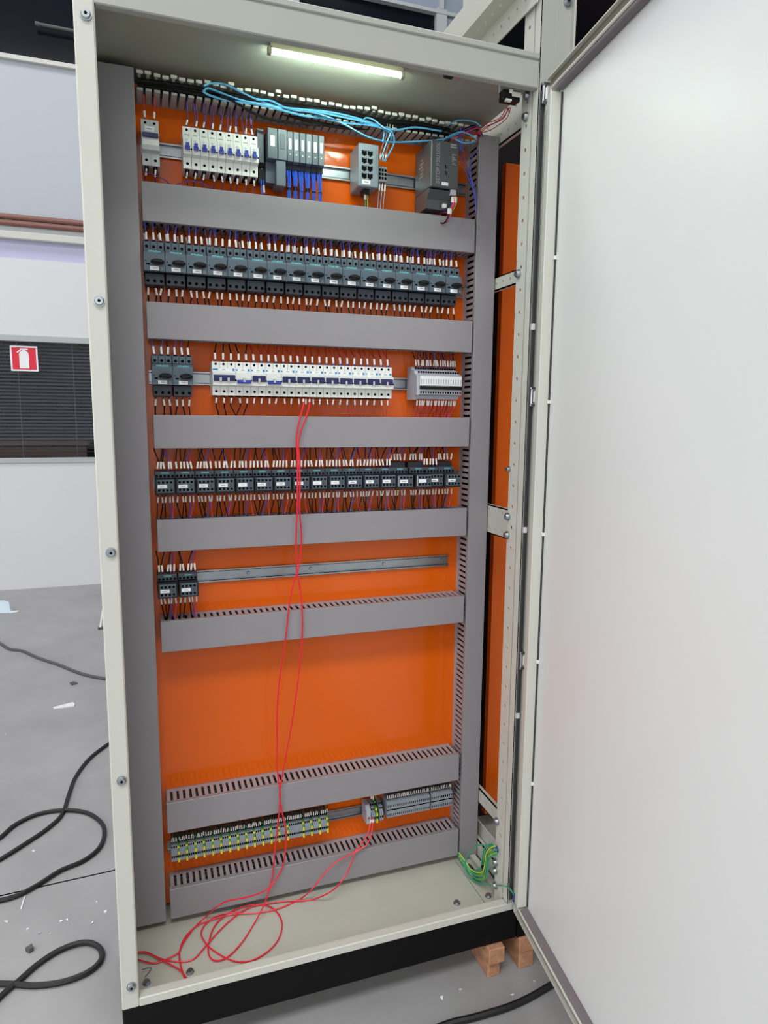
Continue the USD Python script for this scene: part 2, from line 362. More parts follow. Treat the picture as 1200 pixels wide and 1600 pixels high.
# header and bottom rail
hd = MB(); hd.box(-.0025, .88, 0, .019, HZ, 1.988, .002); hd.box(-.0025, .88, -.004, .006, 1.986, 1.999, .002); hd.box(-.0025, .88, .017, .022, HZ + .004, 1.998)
header = obj('crossbar', hd, 'frame_grey', cab)
br = MB(); br.box(-.0025, .916, 0, .022, -.0205, 0, .002); br.box(-.0025, .88, .022, .026, -.06, -.003)
obj('bottom_rail', br, 'frame_paint', cab)
obj('roof_plate', MB().box(-.03, .90, .022, .40, 1.962, 1.966), 'roof_paint', cab)
obj('side_panel', MB().box(-.0315, -.0285, .03, .41, -.06, 1.962), 'roof_paint', cab)
obj('back_panel', MB().box(-.035, .916, .402, .406, -.06, 1.966), 'panel_shade', cab)
obj('gap_shade_strip', MB().box(.8845, .8945, -.004, 0, .012, HZ - .004, .0015), 'gap_shade', cab)  # added dark strip that makes the gap beside the post look shaded
fp = obj('floor_plate', MB().box(-.03, .855, .026, .40, -.047, -.043), 'floor_plate_paint', cab)
obj('floor_plate', MB().box(.857, .915, .026, .40, -.047, -.0425), 'floor_plate_paint', cab)
def screw_z(parent, x, y, z, r=.007):
    obj('screw', MB().cyl((x, y, z), (x, y, z + .003), r * 1.25, 16).cyl((x, y, z + .003), (x, y, z + .0075), r, 6), 'zinc', parent)
for u, v in ((713.7, 1412), (763, 1401), (297, 1520), (229, 1537)):
    q = atz(u, v, -.043); screw_z(fp, q[0], q[1], -.043)
# mounting plate
mp = MB(); mp.box(-.012, .95, P, P + .004, -.03, 1.945); mp.box(-.012, -.009, P, P + .025, -.03, 1.945); mp.box(.947, .95, P, P + .025, -.03, 1.945)
plate = obj('mounting_plate', mp, 'orange_paint', cab, label='glossy orange mounting plate')
# depth brackets on the right, outside the duct
def gp(x, u, v):            # the point that stands at x where the photograph shows pixel (u, v)
    d = _ray(u, v); return CAM + d * (x - CAM[0]) / d[0]
XB = .9245
def bracket(z0, z1, rows, y0=.06, y1=.395):
    hs = [Point(y, z).buffer(.0038, 6) for z in rows for y in np.arange(.10, .39, .036)]
    m = MB(); m.plate_x(sbox(y0, z0, y1, z1).difference(unary_union(hs)), XB, XB + .003)
    m.box(XB, XB + .012, y0, y1, z1 - .003, z1); m.box(XB, XB + .012, y0, y1, z0, z0 + .003); m.box(.884, XB + .003, y0 - .003, y0, z0, z1)
    return obj('depth_bracket', m, 'frame_paint', cab)
def bolt_x(parent, x, y, z, r=.0095):
    m = MB(); m.cyl((x, y, z), (x - .004, y, z), r * 1.2, 18); m.cyl((x - .004, y, z), (x - .010, y, z), r, 18, r * .8)
    obj('bolt', m, 'zinc', parent)
gz = lambda u, v: gp(XB, u, v)[2]
b0 = bracket(gz(800, 212), gz(759, 174.7) + .012, (gz(800, 212) + .022, gz(800, 212) + .062)); b1 = bracket(gz(770, 456), gz(770, 435), ((gz(770, 456) + gz(770, 435)) / 2,))
b2 = bracket(gz(755, 830), gz(755, 786), (gz(755, 830) + .015, gz(755, 786) - .013)); b3 = bracket(gz(746, 1252), gz(746, 1229), ((gz(746, 1252) + gz(746, 1229)) / 2,))
b4 = bracket(-.04, gz(755, 1323), (gz(755, 1323) - .02,))
for b, u, v in ((b0, 823, 183), (b0, 825, 149), (b1, 811, 428), (b2, 794.5, 807), (b2, 793.5, 836), (b3, 777.5, 1283), (b4, 775.5, 1347), (b4, 775, 1360), (b4, 775, 1383), (right_post, 796, 733)):
    q = gp(.88, u, v); bolt_x(b, .8805, q[1], q[2], .0085 if v != 733 else .006)
# upper compartment rails
ur = MB(); hs = unary_union([Point(y, 2.127).buffer(.0035, 6) for y in np.arange(.05, .39, .036)])
ur.plate_x(sbox(.002, 2.10, .40, 2.150).difference(hs), .87, .873)
hs = unary_union([Point(.848, y).buffer(.0035, 6) for y in np.arange(.05, .39, .036)])
ur.plate_z(sbox(.826, .002, .873, .40).difference(hs), 2.150, 2.153); ur.box(.823, .826, .002, .40, 2.150, 2.215)
obj('roof_rail', ur, 'frame_paint', cab)
# plinth
pl = MB(); pl.box(-.037, .914, .004, .03, -.108, -.0215, .003); pl.box(-.037, -.01, .03, .38, -.108, -.048); pl.box(.89, .914, .03, .38, -.108, -.048); pl.box(-.037, .914, .36, .385, -.108, -.048)
obj('plinth', pl, 'plinth_paint', cab)
# door, open towards the viewer, hinged at the right
H0 = np.array([.915, -.010]); wd = np.array([-.144, -.990]); wd /= np.linalg.norm(wd); nd = np.array([wd[1], -wd[0]])
DR = np.array([[wd[0], nd[0], 0], [wd[1], nd[1], 0], [0, 0, 1.0]]); DT = np.array([H0[0], H0[1], 0])
DZ0, DZ1, DW = -.018, 1.948, .93
def dm(mb): return mb.move(DR, DT)
door = obj('door', dm(MB().box(0, DW, -.002, 0, DZ0, DZ1)), 'door_paint', cab, label='white open cabinet door with grey gasket')
f = MB(); fl = .020
f.box(0, .0025, 0, fl, DZ0, DZ1); f.box(DW - .0025, DW, 0, fl, DZ0, DZ1); f.box(0, DW, 0, fl, DZ1 - .0025, DZ1); f.box(0, DW, 0, fl, DZ0, DZ0 + .0025)
obj('flange', dm(f), 'frame_paint', door)
r = MB(); r.box(.022, .042, 0, .027, DZ0 + .041, DZ1 - .041, .002); r.box(.022, DW - .02, 0, .0215, DZ1 - .0310, DZ1 - .0240, .002); r.box(.022, DW - .02, 0, .0215, DZ0 + .0240, DZ0 + .0310, .002); r.box(DW - .04, DW - .02, 0, .027, DZ0 + .03, DZ1 - .03, .002)
r.box(.022, .028, 0, .0215, DZ0 + .024, DZ1 - .024, .002)
obj('stiffener_frame', dm(r), 'frame_paint', door)
obj('gasket', dm(MB().box(.042, DW - .04, 0, .0185, DZ1 - .039, DZ1 - .031, .002)), 'gasket_foam', door); obj('gasket', dm(MB().box(.042, DW - .04, 0, .0185, DZ0 + .031, DZ0 + .039, .002)), 'gasket_foam', door)
obj('gasket', dm(MB().box(.042, .0440, 0, .004, DZ0 + .042, DZ1 - .042)), 'gap_shade', door)  # added dark strip standing in for the shaded gap beside the stiffener
obj('channel_shade_strip', dm(MB().box(.004, DW - .004, 0, .012, DZ0 + .003, DZ0 + .021, .002)), 'channel_shade', door); obj('channel_shade_strip', dm(MB().box(.004, DW - .004, 0, .012, DZ1 - .021, DZ1 - .003, .002)), 'channel_shade', door)  # added strips that darken the channel as shade would
for v, u in ((402, 869.5), (628, 856), (836, 844), (1036, 836), (1227, 830)):
    z = at(u, v, -.06)[2]; obj('clip', dm(MB().box(.0425, .049, 0, .007, z - .004, z + .004, .001)), 'white_paint', door)
for v, u in ((511, 831), (828, 816), (1118, 804)):
    z = at(u, v, .0)[2]; obj('clip', MB().box(.8845, .893, -.006, 0.001, z - .007, z + .007, .001), 'white_paint', door)
for v, u in ((150, 856), (620, 830), (1030, 812)):
    z = at(u, v, 0)[2]
    m = MB(); m.box(.8845, .902, -.012, -.002, z - .022, z - .016, .001); m.box(.8845, .902, -.012, -.002, z + .016, z + .022, .001); m.cyl((.8905, -.006, z - .02), (.8905, -.006, z + .02), .004, 12); m.box(.886, .9, 0, .002, z - .022, z + .022)
    h = obj('hinge', m, 'steel', door); obj('hinge_pin', MB().cyl((.897, -.0075, z - .012), (.897, -.0075, z + .012), .0045, 12), 'white_paint', cab)

# neighbouring cabinet, bayed on the right
nb = thing('control_cabinet', 'neighbouring cabinet joined on the right with its own orange plate and shade-darkened roof', 'cabinet', (0, 0, 0))
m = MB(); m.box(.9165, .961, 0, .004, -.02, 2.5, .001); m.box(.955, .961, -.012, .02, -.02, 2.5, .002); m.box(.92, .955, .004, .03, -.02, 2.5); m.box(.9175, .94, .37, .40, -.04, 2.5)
npst = obj('post', m, 'frame_grey', nb)
screw_y(npst, .943, 0, at(883, 3, 0)[2])
m = MB(); m.box(.99, 1.85, .33, .334, .03, 1.90); m.box(.99, .9935, .334, .350, .03, 1.90)
obj('mounting_plate', m, 'orange_paint', nb)
obj('roof_plate', MB().box(.918, 1.87, .02, .40, 2.22, 2.225), 'shaded_sheet', nb)
obj('back_panel', MB().box(.918, 1.87, .43, .434, -.06, 2.22), 'panel_shade', nb); obj('side_panel', MB().box(1.866, 1.87, .03, .43, -.06, 2.22), 'shaded_sheet', nb)
obj('floor_plate', MB().box(.918, 1.866, .02, .43, -.047, -.043), 'floor_plate_paint', nb)
obj('depth_bracket', MB().box(.94, .944, .06, .40, .0, .05), 'frame_paint', nb)
m = MB(); m.box(.9165, 1.87, .004, .03, -.108, -.0215); m.box(.9165, .94, .03, .38, -.108, -.048); obj('plinth', m, 'plinth_paint', nb)
obj('bottom_rail', MB().box(.9165, 1.87, 0, .022, -.0205, 0, .002), 'frame_paint', nb)
m = MB(); m.box(1.83, 1.87, 0, .03, -.02, 2.5); obj('post', m, 'frame_paint', nb)

# wood blocks under the plinth
def wood(name_label, cx, x1, y0, y1, z0, z1, skew=0.0):
    t = thing('wood_block', name_label, 'wood block', ((cx + x1) / 2, (y0 + y1) / 2, z0))
    w, d = (x1 - cx) / 2, (y1 - y0) / 2
    obj('block', MB().box(-w, w, -d, d, 0, z1 - z0, .0025), 'wood', t)
zm = -.152
wood('upper pale wood block carrying the plinth, left of the open door edge', .8285, .8735, -.012, .33, zm, -.1085)
wood('lower wood block on the floor, left stack under the plinth', .8335, .8695, .002, .36, ZF, zm)
wood('upper wood block of the right stack half hidden by the door', .9215, .975, -.002, .33, zm, -.1085)
wood('lower wood block of the right stack half hidden by the door', .925, .968, .002, .36, ZF, zm)

# ---------------------------------------------------------------- wiring ducts
PITCH, SLOT = .0152, .0062
J0 = lambda q: random.uniform(-q, q)
def slotted(m, a0, a1, horiz, c0, c1, ya=D + .004, yb=P - .002):
    """wall of a duct between a0 and a1 along its length, c0..c1 its thickness"""
    def bx(p0, p1, y0, y1): m.box(p0, p1, y0, y1, c0, c1) if horiz else m.box(c0, c1, y0, y1, p0, p1)
    bx(a0, a1, yb - .012, yb); bx(a0, a1, ya, ya + .009)
    n = int((a1 - a0) / PITCH); off = ((a1 - a0) - n * PITCH) / 2 + a0
    for k in range(n + 1): bx(max(a0, off + k * PITCH - (PITCH - SLOT) / 2), min(a1, off + k * PITCH + (PITCH - SLOT) / 2), ya + .009, yb - .012)
DUCTS = [(.0660, .8610, 1.6405, 1.7218), (.0670, .8611, 1.3933, 1.4723), (.0729, .8604, 1.1508, 1.2262), (.0725, .8596, .9126, .9873), (.0725, .8588, .6712, .7460), (.0705, .8567, .2104, .2890), (.0704, .8603, -.0213, .0590)]
names = ['topmost closed grey horizontal wiring duct, above the long row of motor breakers', 'second closed grey wiring duct, below the long row of motor breakers', 'third grey wiring duct, crossed by the loose red wires, above the long contactor row',
         'fourth grey wiring duct, directly below the long contactor row', 'fifth grey wiring duct with slots on top, below the bare steel rail', 'sixth grey wiring duct, just above the green and yellow terminal strip', 'lowest grey wiring duct, below the green and yellow terminal strip']
for (x0, x1, z0, z1), nm in zip(DUCTS, names):
    t = thing('wiring_duct', nm, 'cable duct', ((x0 + x1) / 2, P, z0), 'horizontal wiring ducts'); hx = (x1 - x0) / 2; h = z1 - z0
    yo = P
    c = MB(); c.box(-hx, hx, D - yo, D + .003 - yo, 0, h, .001); c.box(-hx, hx, D + .003 - yo, D + .012 - yo, h - .0025, h); c.box(-hx, hx, D + .003 - yo, D + .012 - yo, 0, .0025)
    obj('cover', c, 'duct_plastic', t)
    m = MB(); slotted(m, -hx + .002, hx - .002, True, h - .0055, h - .0030, D + .004 - yo, -.002); obj('slotted_wall', m, 'slot_plastic', t)
    m = MB(); slotted(m, -hx + .002, hx - .002, True, .003, .0055, D + .004 - yo, -.002); obj('slotted_wall', m, 'slot_plastic', t)
    obj('base', MB().box(-hx, hx, -.003, -.0005, .003, h - .003), 'slot_plastic', t)
    m = MB()
    for q in range(16):
        yy, zz = -.062 + .015 * (q % 4), .013 + (h - .026) * (q // 4) / 3
        m.tube([(-hx + .006, yy, zz), (-hx * .3, yy + J0(.003), zz + J0(.003)), (hx * .4, yy + J0(.003), zz + J0(.003)), (hx - .006, yy, zz)], .0068, 6)
    obj('cable_fill', m, 'wire_black', t, kind='stuff')
for x0, x1, z0, z1, nm, inner in ((-.012, .0595, -.0230, 1.945, 'tall grey vertical wiring duct along the left side of the mounting plate', 1), (.866, .921, -.040, 1.925, 'tall grey vertical wiring duct along the right side of the mounting plate', -1)):
    t = thing('vertical_wiring_duct', nm, 'cable duct', ((x0 + x1) / 2, P, z0)); hx = (x1 - x0) / 2; h = z1 - z0; yo = P
    c = MB(); c.box(-hx, hx, D - yo, D + .003 - yo, 0, h, .001); c.box(-hx, -hx + .0025, D + .003 - yo, D + .012 - yo, 0, h); c.box(hx - .0025, hx, D + .003 - yo, D + .012 - yo, 0, h)
    obj('cover', c, 'duct_plastic', t)
    for s in (-1, 1):
        m = MB(); slotted(m, 0, h, False, s * (hx - .0055), s * (hx - .003), D + .004 - yo, -.002); obj('slotted_wall', m, 'slot_plastic', t)
    obj('base', MB().box(-hx + .002, hx - .002, -.003, -.0005, 0, h), 'slot_plastic', t)
    m = MB()
    for q in range(12):
        yy, xx = -.062 + .015 * (q % 4), (q // 4 - 1) * (hx - .013)
        m.tube([(xx, yy, .01), (xx + J0(.002), yy + J0(.003), h * .4), (xx + J0(.002), yy + J0(.003), h * .7), (xx, yy, h - .01)], .0068, 6)
    obj('cable_fill', m, 'wire_black', t, kind='stuff')
# open duct at the very top, cover missing, fingers as parts
t = thing('open_wiring_duct', 'uncovered wiring duct at the cabinet top with finger tips showing and cables inside', 'cable duct', (.4605, P, 1.9035)); hx = .3985
obj('base', MB().box(-hx, hx, -.003, -.0005, 0, .035), 'slot_plastic', t)
N0 = 46
for k in range(N0):
    x = -hx + (k + .5) * 2 * hx / N0; w = .0061
    m = MB(); m.box(x - w, x + w, D - P + .004, -.003, 0, .002); m.box(x - w, x + w, D - P, D - P + .004, -.001, .0045, .0008); obj('finger', m, 'light_finger', t)
for k in range(N0):
    x = -hx + (k + .5) * 2 * hx / N0; w = .0066
    dz = RNG.uniform(-.002, .003) + (.006 if k in (11, 17, 30) else 0); dx = RNG.uniform(-.001, .001)
    m = MB(); m.box(x - w * .45, x + w * .45, D - P + .004, -.003, .033, .035); m.box(x - w + dx, x + w + dx, D - P, D - P + .005, .031 + dz, .0375 + dz, .0008); obj('finger', m, 'cap_plastic', t)

# ---------------------------------------------------------------- rails
def din_rail(x0, x1, zc, label, screws=()):
    t = thing('mounting_rail', label, 'rail', ((x0 + x1) / 2, P, zc)); h = (x1 - x0) / 2
    m = MB(); m.box(-h, h, -.0075, -.0062, -.0155, -.0105); m.box(-h, h, -.0075, -.0062, .0105, .0155); m.box(-h, h, -.0015, 0, -.0115, .0115)
    m.box(-h, h, -.0075, 0, -.0118, -.0105); m.box(-h, h, -.0075, 0, .0105, .0118)
    r = obj('profile', m, 'zinc', t)
    for sx in screws:
        m = MB().cyl((sx - (x0 + x1) / 2, -.0015, .001), (sx - (x0 + x1) / 2, -.0045, .001), .0045, 14, .003); obj('screw', m, 'steel', t)
din_rail(.069, .864, 1.812, 'zinc mounting rail behind the top row of breakers and power supply')
din_rail(.066, .864, 1.556, 'zinc mounting rail hidden behind the long row of motor breakers')
din_rail(.068, .864, 1.3125, 'zinc mounting rail behind the white breaker row in the middle')
din_rail(.070, .864, 1.068, 'zinc mounting rail hidden behind the long contactor row')
din_rail(.070, .840, .8325, 'mostly bare zinc mounting rail right of the two lower contactors', [at(u, v, P)[0] for u, v in ((388, 893), (485, 889), (599, 881), (689, 876))])
din_rail(.070, .860, .132, 'zinc mounting rail of the bottom terminal row, bare in its middle')

# ---------------------------------------------------------------- wires
WIRES = 0
def wire(color, pts, r, label, group, sleeve=None, sl=.016, sr=.0026, tip=None, name=None):
    """one wire with its marker sleeve near the first point"""
    global WIRES; WIRES += 1
    p = np.asarray(pts, float); o = p[0].copy(); p = p - o
    nm = name or (color.replace('wire_', '') + '_wire')
    t = thing(nm, label, 'wire', o, group)
    obj('conductor', MB().tube(p, r, 5, 3), color, t)
    d = p[1] - p[0]; d /= np.linalg.norm(d)
    if sleeve: obj('marker_sleeve', MB().cyl(d * .004, d * (.004 + sl), sr, 7), sleeve, t)
    if tip: obj('ferrule', MB().cyl(d * -.002, d * .005, sr * .95, 6), tip, t)
    return t
J = lambda s: RNG.uniform(-s, s)
def terminal_wire(color, x, y, z, sgn, zend, yend, label, group, r=.0013, lean=.004, sl=.016, sr=.0026, tip=None, sleeve='sleeve_white', drift=.012):
    """leaves a terminal upwards (sgn=1) or downwards and runs into the duct wall at zend"""
    l = J(lean); L = abs(zend - z); dx = J(drift); y2 = yend
    p0 = (x, y, z); p1 = (x + l, y + .003, z + sgn * min(.022, .45 * L)); p2 = (x + l + dx * .5, (y + y2) / 2 + .004, z + sgn * .72 * L); p3 = (x + l + dx, y2, z + sgn * L)
    return wire(color, [p0, p1, p2, p3], r, label, group, sleeve, min(sl, .5 * L), sr, tip)

# ---------------------------------------------------------------- devices
def ring_hole(m, x, y, z, r=.003): m.cyl((x, y + .001, z), (x, y - .0003, z), r, 10)
# motor breaker (rotary knob)
def motor_breaker(loc, label, group):
    w = .0218; t = thing('motor_breaker', label, 'circuit breaker', loc, group)     # origin: centre of back, at the level of the face bottom
    yf = .235 - YR; yt = .252 - YR; yb = .262 - YR
    obj('body', MB().box(-w, w, yf + .004, 0, .002, .046, .0012).box(-w, w, yt, 0, .046, .066, .0012), 'slate_dark', t)
    obj('front_cover', MB().hull([(-w, yf, 0), (w, yf, 0), (-w, yf, .036), (w, yf, .036), (-w, yf + .012, 0), (w, yf + .012, 0), (-w, yf + .012, .046), (w, yf + .012, .046), (-w, yf + .006, .043), (w, yf + .006, .043)]), 'slate', t)
    tb = MB()
    for i in (-1, 0, 1): tb.box(i * .0146 - .0066, i * .0146 + .0066, yt - .002, yt + .004, .047, .064, .001)
    obj('terminal_block', tb, 'slate', t)
    lb = MB().box(-w + .0015, w - .0015, yb, 0, -.0245, 0, .0012); obj('lower_block', lb, 'slate_dark', t)
    h = MB()
    for i in (-1, 0, 1):
        ring_hole(h, i * .0146, yt - .002, .0535, .0034); ring_hole(h, i * .0142, yb, -.0165, .0036); h.box(i * .0146 - .004, i * .0146 + .004, yt - .001, yt + .01, .0645, .0665)
    ring_hole(h, -.0145, yf + .001, .0335, .0028); h.box(-.0165, -.0095, yf - .0004, yf + .001, .0120, .0155).box(-.019, -.0165, yf - .0004, yf + .001, .019, .021)
    obj('screw_hole', h, 'dark_hole', t)
    k = MB(); kz = .019; kx = .0065
    k.hull([(kx + .0142 * math.cos(a) * (1 if abs(math.cos(a)) > .5 else .8), yf - dy, kz + .0064 * math.sin(a)) for a in np.arange(12) * math.pi / 6 for dy in (0, .006)] + [(kx - .009, yf - .013, kz + .0015), (kx + .010, yf - .013, kz + .0015), (kx - .009, yf - .013, kz - .0015), (kx + .010, yf - .013, kz - .0015)])
    obj('rotary_knob', k, 'black_plastic', t)
    obj('label_plate', MB().box(-.0095, .0098, yf - .001, yf + .001, .0015, .0095), 'label_white', t)
    obj('label_print', MB().box(-.004, .0045, yf - .0013, yf - .0009, .0049, .0061), 'label_print', t)
    obj('dial', MB().box(.0125, .0185, yf - .0008, yf + .001, .0015, .009), 'slate_light', t)
    tx = meshkit.text_mesh('SIEMENS', .0040, .0004, True); tx.apply_translation(-tx.bounds.mean(0))
    v = np.array(tx.vertices); v = np.stack([v[:, 0] * 1.05 + .001, v[:, 2] + yf + .0034, v[:, 1] * 1.1 + .0408], 1); mm = MB().add(v, tx.faces); obj('maker_print', mm, 'teal_print', t)
    pr = MB().box(-.004, .004, yf + .0008, yf + .0025, .0305, .0325).box(.008, .012, yf + .0008, yf + .0025, .0335, .0355); obj('scale_print', pr, 'slate_light', t)
    return t
mbx = lambda i: .0647 + .04462 * (i + .5)
Z3 = 1.5360
rows = [(mbx(i), Z3, f'{nth(i, 17)} rotary-knob motor breaker in the long upper row of seventeen') for i in range(17)] + [(.0732 + .0444 * (i + .5), 1.2930, f'{"left" if i == 0 else "right"} one of two rotary-knob motor breakers beside the white breaker row') for i in range(2)]
proto = None
for x, z, lab in rows:
    g = 'motor breakers in the long upper row' if z > 1.4 else 'pair of motor breakers in the middle row'
    if proto is None: proto = motor_breaker((x, YR, z), lab, g)
    else: copy_of(proto, (x, YR, z), lab, g)
for i, (x, z, _) in enumerate(rows):
    up = z > 1.4; row = 'the long upper motor breaker row' if up else 'the two middle-row motor breakers'; dev = f'the {nth(i, 17)} motor breaker, upper row' if up else f'the {("left", "right")[i - 17]} middle-row motor breaker'
    zt, zd = (DUCTS[0][2], DUCTS[1][3]) if up else (DUCTS[1][2], DUCTS[2][3])
    for k in (-1, 0, 1):
        col = 'wire_black' if k == 1 else 'wire_blue'
        terminal_wire(col, x + k * .0146 + J(.001), .252, z + .064, 1, zt, .256, f'{["first blue", "second blue", "front black"][k + 1]} front wire entering the top of {dev}', f'{col[5:]} top wires of {row}', sl=.016, sr=.0024, lean=.002, drift=.005)
        if k < 1 and up: terminal_wire(col, x + k * .0146 + J(.003), .262, z + .066, 1, zt, .264, f'{["first blue", "second blue"][k + 1]} wire behind, entering the top of {dev}', f'{col[5:]} top wires of {row}', sl=.015, sr=.0022, lean=.002, drift=.005)
        if up and k != 0: terminal_wire('wire_black', x + k * .012 + J(.004), .278, z + .068, 1, zt, .275, f'{"left" if k < 0 else "right"} rear black wire entering the top of {dev}', f'black top wires of {row}', sl=.015, sr=.0021)
        terminal_wire('wire_black', x + k * .0142 + J(.0012), .266, z - .027, -1, zd, .268, f'{["left", "middle", "right"][k + 1]} black wire leaving the bottom of {dev}', f'black bottom wires of {row}', r=.0015, sl=.015, sr=.0024, drift=.006)

# miniature breakers
def mcb_profile(h, yf, ysh): return [(0, 0), (0, h), (ysh, h), (ysh, h * .72), (yf, h * .67), (yf, h * .30), (ysh, h * .27), (ysh, 0)]
def mini_breaker(loc, label, group, poles, pw, h, body, toggle, down=False, style=0):
    t = thing('miniature_breaker', label, 'circuit breaker', loc, group); W = poles * pw
    yf, ys = .243 - YR, .257 - YR
    obj('body', MB().prism_x(mcb_profile(h, yf, ys), -W / 2 + .0003, W / 2 - .0003), body, t, smooth=False)
    ho, sm, tg, pr = MB(), MB(), MB(), MB()
    for k in range(poles):
        x = -W / 2 + (k + .5) * pw
        ring_hole(ho, x, ys, h * .93, .0028); ring_hole(ho, x, ys, h * .12, .0030)
        ho.box(x - .004, x + .004, ys + .004, -.01, -.002, .0005); ho.box(x - .004, x + .004, ys + .004, -.01, h - .0005, h + .0015)
        if k: sm.box(x - pw / 2 - .0003, x - pw / 2 + .0003, ys - .0003, ys + .001, 0, h * .27).box(x - pw / 2 - .0003, x - pw / 2 + .0003, ys - .0003, ys + .001, h * .73, h)
    obj('screw_hole', ho, 'dark_hole', t)
    if sm.V: obj('seam', sm, 'mcb_seam', t)
    if style == 0:       # single poles with small square levers and printed text
        tg.hull([(-.0052, yf, h * .40), (.0052, yf, h * .40), (-.0052, yf, h * .50), (.0052, yf, h * .50), (-.0046, yf - .010, h * .38), (.0046, yf - .010, h * .38), (-.0046, yf - .010, h * .43), (.0046, yf - .010, h * .43)])
        tg.box(-.0035, .0035, yf - .002, yf, h * .48, h * .57)
        for q in range(4): pr.box(-.005, .0015 - .001 * (q % 2), yf + .0002 * q - .0004, yf + .006, h * (.60 + .02 * q), h * (.606 + .02 * q))
        obj('lever', tg, toggle, t); pr2 = MB().box(-.005, .005, ys - .0004, ys + .001, h * .80, h * .82); obj('rating_print', pr, 'label_print', t); obj('type_print', pr2, 'label_print', t)
        obj('indicator', MB().cyl((pw / 2 - .001, yf + .0005, h * .42), (pw / 2 - .001, yf - .0005, h * .42), .0018, 8), 'dark_hole', t)
    elif style == 1:     # two pole grey with one long navy lever
        tg.box(-W / 2 + .002, W / 2 - .002, yf - .004, yf + .001, h * .56, h * .66, .001); obj('lever', tg, toggle, t)
        obj('label_plate', MB().box(-.011, .009, ys - .0005, ys + .001, h * .75, h * .86), 'label_white', t); obj('label_print', MB().box(-.006, .004, ys - .0009, ys, h * .79, h * .815), 'label_print', t)
        obj('front_band', MB().box(-W / 2 + .002, W / 2 - .002, yf - .0006, yf + .001, h * .40, h * .52), 'mcb_white', t)
    else:                # linked poles, wide lever with handle tie
        z0, z1 = (.36, .46) if down else (.42, .60)
        tg.box(-W / 2 + .0022, W / 2 - .0022, yf - (.009 if down else .004), yf + .001, h * z0, h * z1, .001); obj('lever', tg, 'toggle_blue' if down else toggle, t)
        sl = MB()
        for k in range(poles):
            x = -W / 2 + (k + .5) * pw
            if k < poles - 1: sl.box(x + pw / 2 - .0024, x + pw / 2 + .0024, yf - (.0096 if down else .0046), yf, h * .40, h * .52)
        obj('handle_slot', sl, 'mcb_grey', t)
        obj('print_mark', MB().box(W / 2 - .0062, W / 2 - .002, ys - .0005, ys + .001, h * .735, h * .80), 'print_blue', t); obj('print_mark', MB().box(-W / 2 + .002, -W / 2 + (.014 if poles == 3 else .0052), ys - .0005, ys + .001, h * .745, h * .79), 'print_blue', t)
        obj('label_plate', MB().box(-.0085 * poles / 2, .0085 * poles / 2, ys - .0006, ys + .001, h * .725, h * .80), 'label_white', t); obj('label_print', MB().box(-.004, .004, ys - .0009, ys, h * .755, h * .775), 'label_print', t)
        obj('rocker_gap', MB().cyl((W / 2 - .0005, yf + .0005, h * .45), (W / 2 - .0005, yf - .0006, h * .45), .002, 8), 'dark_hole', t)
    return t
mini_breaker((.0882, YR, 1.758), 'grey two-pole miniature breaker at the far left of the top row', None, 2, .0183, .0925, 'mcb_grey', 'toggle_navy', style=1)
p9 = None
for i in range(9):
    x = .155 + .01808 * (i + .5); lab = f'{nth(i, 9)} white single-pole breaker with blue lever in the top row of nine'; z = 1.7615
    if p9 is None: p9 = mini_breaker((x, YR, z), lab, 'nine single-pole breakers in the top row', 1, .01808, .086, 'mcb_white', 'toggle_blue', style=0)
    else: copy_of(p9, (x, YR, z), lab, 'nine single-pole breakers in the top row')
PW = .01762; X3 = .2050; ZB = 1.2728
mini_breaker((X3 + 1.5 * PW, YR, ZB), 'white three-pole breaker at the left end of the long white breaker row', None, 3, PW, .0765, 'mcb_white', 'toggle_navy', style=2)
pu = pd = None
for i in range(11):
    x = X3 + 3 * PW + 2 * PW * (i + .5); dn = i in (0, 2); lab = f'{ORD[i]} two-pole white breaker right of the three-pole one, lever {"down" if dn else "up"}'; g = 'two-pole breakers in the long white row'
    if dn:
        if pd is None: pd = mini_breaker((x, YR, ZB), lab, g, 2, PW, .0765, 'mcb_white', 'toggle_navy', True, 2)
        else: copy_of(pd, (x, YR, ZB), lab, g)
    elif pu is None: pu = mini_breaker((x, YR, ZB), lab, g, 2, PW, .0765, 'mcb_white', 'toggle_navy', False, 2)
    else: copy_of(pu, (x, YR, ZB), lab, g)
for i in range(25):
    x = X3 + PW * (i + .5); blk = i < 5; c = 'wire_black' if blk else 'wire_red'
    what = ('black' if blk else 'red') + ' wire with white sleeve'
    for q in range(1 if blk else 2): terminal_wire(c, x + q * .001, .262 + .002 * q, ZB + .0775, 1, DUCTS[1][2], .285, f'{["front", "rear"][q] + " " if not blk else ""}{what} into the {ORD[i]} pole of the long white breaker row', f'{what[:5].strip()} top wires of the white breaker row', r=.0014 if blk else .0011, sl=.015, tip=None if blk else 'ferrule_blue', sleeve='sleeve_white' if q == 0 else None, drift=.008, lean=.002)
    c = 'wire_black' if blk else 'wire_pink'
    terminal_wire(c, x + .001, .262, ZB - .0015, -1, DUCTS[2][3], .285, f'{"black" if blk else "thin light red"} wire below the {ORD[i]} pole of the long white breaker row', f'{"black" if blk else "light red"} bottom wires of the white breaker row', r=.0013 if blk else .0008, sl=.012, sr=.0021, drift=.016)
